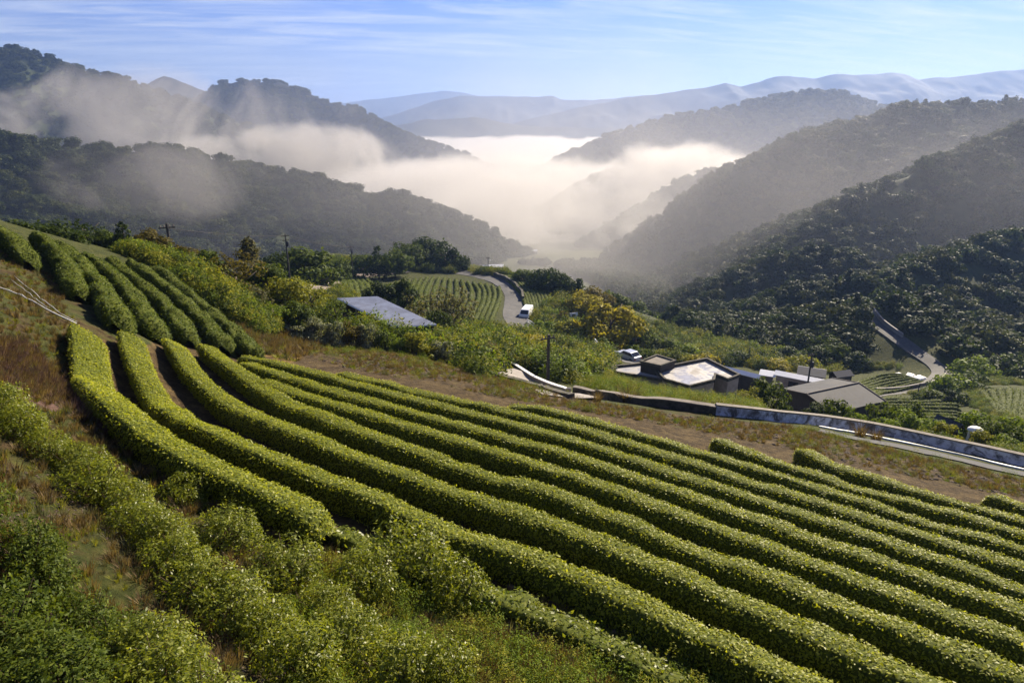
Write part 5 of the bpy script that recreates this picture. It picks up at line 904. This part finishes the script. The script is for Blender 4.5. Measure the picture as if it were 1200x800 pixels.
# reddish plume grass clumps along the wall
GR = blades(31, 170, .95, .28, .012, 'straw', .75)
for i, (u, v, s, lab) in enumerate([(736,472,1.2,'biggest pinkish plume grass clump before the dark retaining wall'),(700,470,.7,'small reddish plume grass clump at the left end of the retaining wall'),(815,482,.9,'pinkish plume grass clump near the right end of the retaining wall'),(840,484,.8,'plume grass clump where the whitewashed wall begins'),(1008,512,.9,'pinkish plume grass clump against the whitewashed wall'),(1026,516,.8,'plume grass clump just right of another by the whitewashed wall'),(520,412,.9,'reddish plume grass clump at the dark bank edge'),(548,424,.9,'tall straw-coloured grass clump left of the blue barrel')]):
    x, y, z = hit1(u, v); o = obj('plume_grass', GR, loc=(float(x), float(y), float(z))); o.scale = (s, s, s*.9); o.rotation_euler = (0, 0, i*1.3); tag(o, lab, 'grass clump', 'plume grass clumps')
HAZE_D = 1.6e-4
def MISTS():
    mist((110, 500, -62), (780, 500, 165), 0, .0026, 160, .03, 'thin grey morning veil between the wooded slopes', rate=2.2, seed=11, hard=.7, detail=2, soft=.0, aniso=.35)
    mist((25, 430, -100), (190, 250, 62), 0, .0035, 70, .12, 'thicker veil over the valley floor below the golden tree', rate=1.0, seed=9, hard=.7, detail=3, soft=.0)
    mist((0, 2300, -175), (1500, 1500, 105), 0, .012, 200, .27, 'sea of white fog lying along the valley floor', stretch=(1, .6, 1.8), rate=.6, seed=1, soft=.5, hard=.16, detail=6)
    mist((-30, 980, -128), (560, 560, 105), R(-6), .010, 90, .34, 'near end of the valley fog thinning over the farm roofs', stretch=(1, .7, 1.3), rate=.5, seed=2, hard=.16, detail=6, soft=.4)
    mist(tuple(P(150, 150, 640)), (380, 130, 100), R(12), .012, 75, .44, 'ragged wisps drifting across the mountain at the top left', rate=.35, seed=3, hard=.18, detail=6)
    mist(tuple(P(345, 185, 720)), (250, 130, 62), R(8), .020, 60, .40, 'bright wisps spilling from the valley fog over the left ridge', rate=.35, seed=6, hard=.16, detail=6)
    mist(tuple(P(190, 215, 440)), (150, 60, 50), R(10), .008, 55, .40, 'faint smoke-like wisps low on the shaded left slope', rate=.35, seed=7, hard=.2, detail=6)
    mist(tuple(P(800, 203, 880)), (210, 150, 72), R(20), .018, 65, .35, 'bright streamer of mist rising past the wooded knob', rate=.35, seed=4, hard=.16, detail=6)
    mist(tuple(P(735, 262, 600)), (130, 70, 62), R(25), .010, 50, .42, 'torn wisps of mist in front of the wooded knob', rate=.4, seed=8, hard=.2, detail=6)
# ------------------------------------------------------------------ air
m, nt, out = mat('haze'); v_ = N(nt, 'ShaderNodeVolumePrincipled'); v_.inputs['Color'].default_value = (.24, .37, .70, 1); v_.inputs['Density'].default_value = HAZE_D; v_.inputs['Anisotropy'].default_value = .35
L(nt, v_.outputs[0], out.inputs['Volume'])
mb = MB(); mb.box((0, 4500, -60), (26000, 17000, 640))
tag(mb.build('haze', m), 'thin blue morning haze filling the valley', 'haze', kind='stuff')
def mist(c, size, rz, dens, scale, cover, label, aniso=.45, seed=0.0, stretch=(1, 1, 1), flat=None, rate=1.0, col=(.62, .60, .58), soft=.35, detail=4.5, hard=.25):
    """a bank of mist: an ellipsoidal body broken up by billows"""
    m, nt, out = mat('mist'); tc = N(nt, 'ShaderNodeTexCoord'); ob = tc.outputs['Object']
    sx, sy, sz = size
    mp = N(nt, 'ShaderNodeMapping'); mp.inputs['Scale'].default_value = (1/sx, 1/sy, 1/sz); L(nt, ob, mp.inputs[0])
    ln = N(nt, 'ShaderNodeVectorMath', operation='LENGTH'); L(nt, mp.outputs[0], ln.inputs[0])
    fall = N(nt, 'ShaderNodeMapRange', interpolation_type='SMOOTHSTEP'); fall.inputs[1].default_value = .98; fall.inputs[2].default_value = soft; L(nt, ln.outputs['Value'], fall.inputs[0])
    mp2 = N(nt, 'ShaderNodeMapping'); mp2.inputs['Scale'].default_value = tuple(s/scale for s in stretch); mp2.inputs['Location'].default_value = (seed*3.1, seed*1.7, seed*.9); L(nt, ob, mp2.inputs[0])
    nz = noise(nt, 1.0, detail, .62, mp2.outputs[0], .7)
    d = math_(nt, 'ADD', nz, math_(nt, 'MULTIPLY', math_(nt, 'SUBTRACT', fall.outputs[0], 1.0), .55))
    dr = N(nt, 'ShaderNodeMapRange', interpolation_type='SMOOTHSTEP'); dr.inputs[1].default_value = cover; dr.inputs[2].default_value = cover+hard; L(nt, d, dr.inputs[0])
    d = math_(nt, 'MULTIPLY', dr.outputs[0], fall.outputs[0])
    d = math_(nt, 'MULTIPLY', d, dens)
    pv = N(nt, 'ShaderNodeVolumePrincipled'); pv.inputs['Color'].default_value = (*col, 1); pv.inputs['Anisotropy'].default_value = aniso; L(nt, d, pv.inputs['Density'])
    L(nt, pv.outputs[0], out.inputs['Volume']); m.cycles.volume_step_rate = rate
    mb = MB(); mb.box((0, 0, 0), (2*sx, 2*sy, 2*sz)); o = mb.build('mist', m, loc=tuple(c)); o.rotation_euler = (0, 0, rz)
    return tag(o, label, 'mist', 'banks of mist', 'stuff')
def veil(c, size, dens, label, col, aniso=.4):
    m, nt, out = mat('veil'); pv = N(nt, 'ShaderNodeVolumePrincipled'); pv.inputs['Color'].default_value = (*col, 1); pv.inputs['Density'].default_value = dens; pv.inputs['Anisotropy'].default_value = aniso; L(nt, pv.outputs[0], out.inputs['Volume'])
    n_ = 40; m_ = 20; V = []
    for i in range(m_+1):
        for k in range(n_):
            t = math.pi*i/m_; p_ = 2*math.pi*k/n_; V.append((math.sin(t)*math.cos(p_)*size[0], math.sin(t)*math.sin(p_)*size[1], math.cos(t)*size[2]))
    o = obj('mist', mesh('mist', V, [(i*n_+k, (i+1)*n_+k, (i+1)*n_+(k+1) % n_, i*n_+(k+1) % n_) for i in range(m_) for k in range(n_)], m, True), loc=tuple(c)); return tag(o, label, 'mist', 'banks of mist', 'stuff')
MISTS()
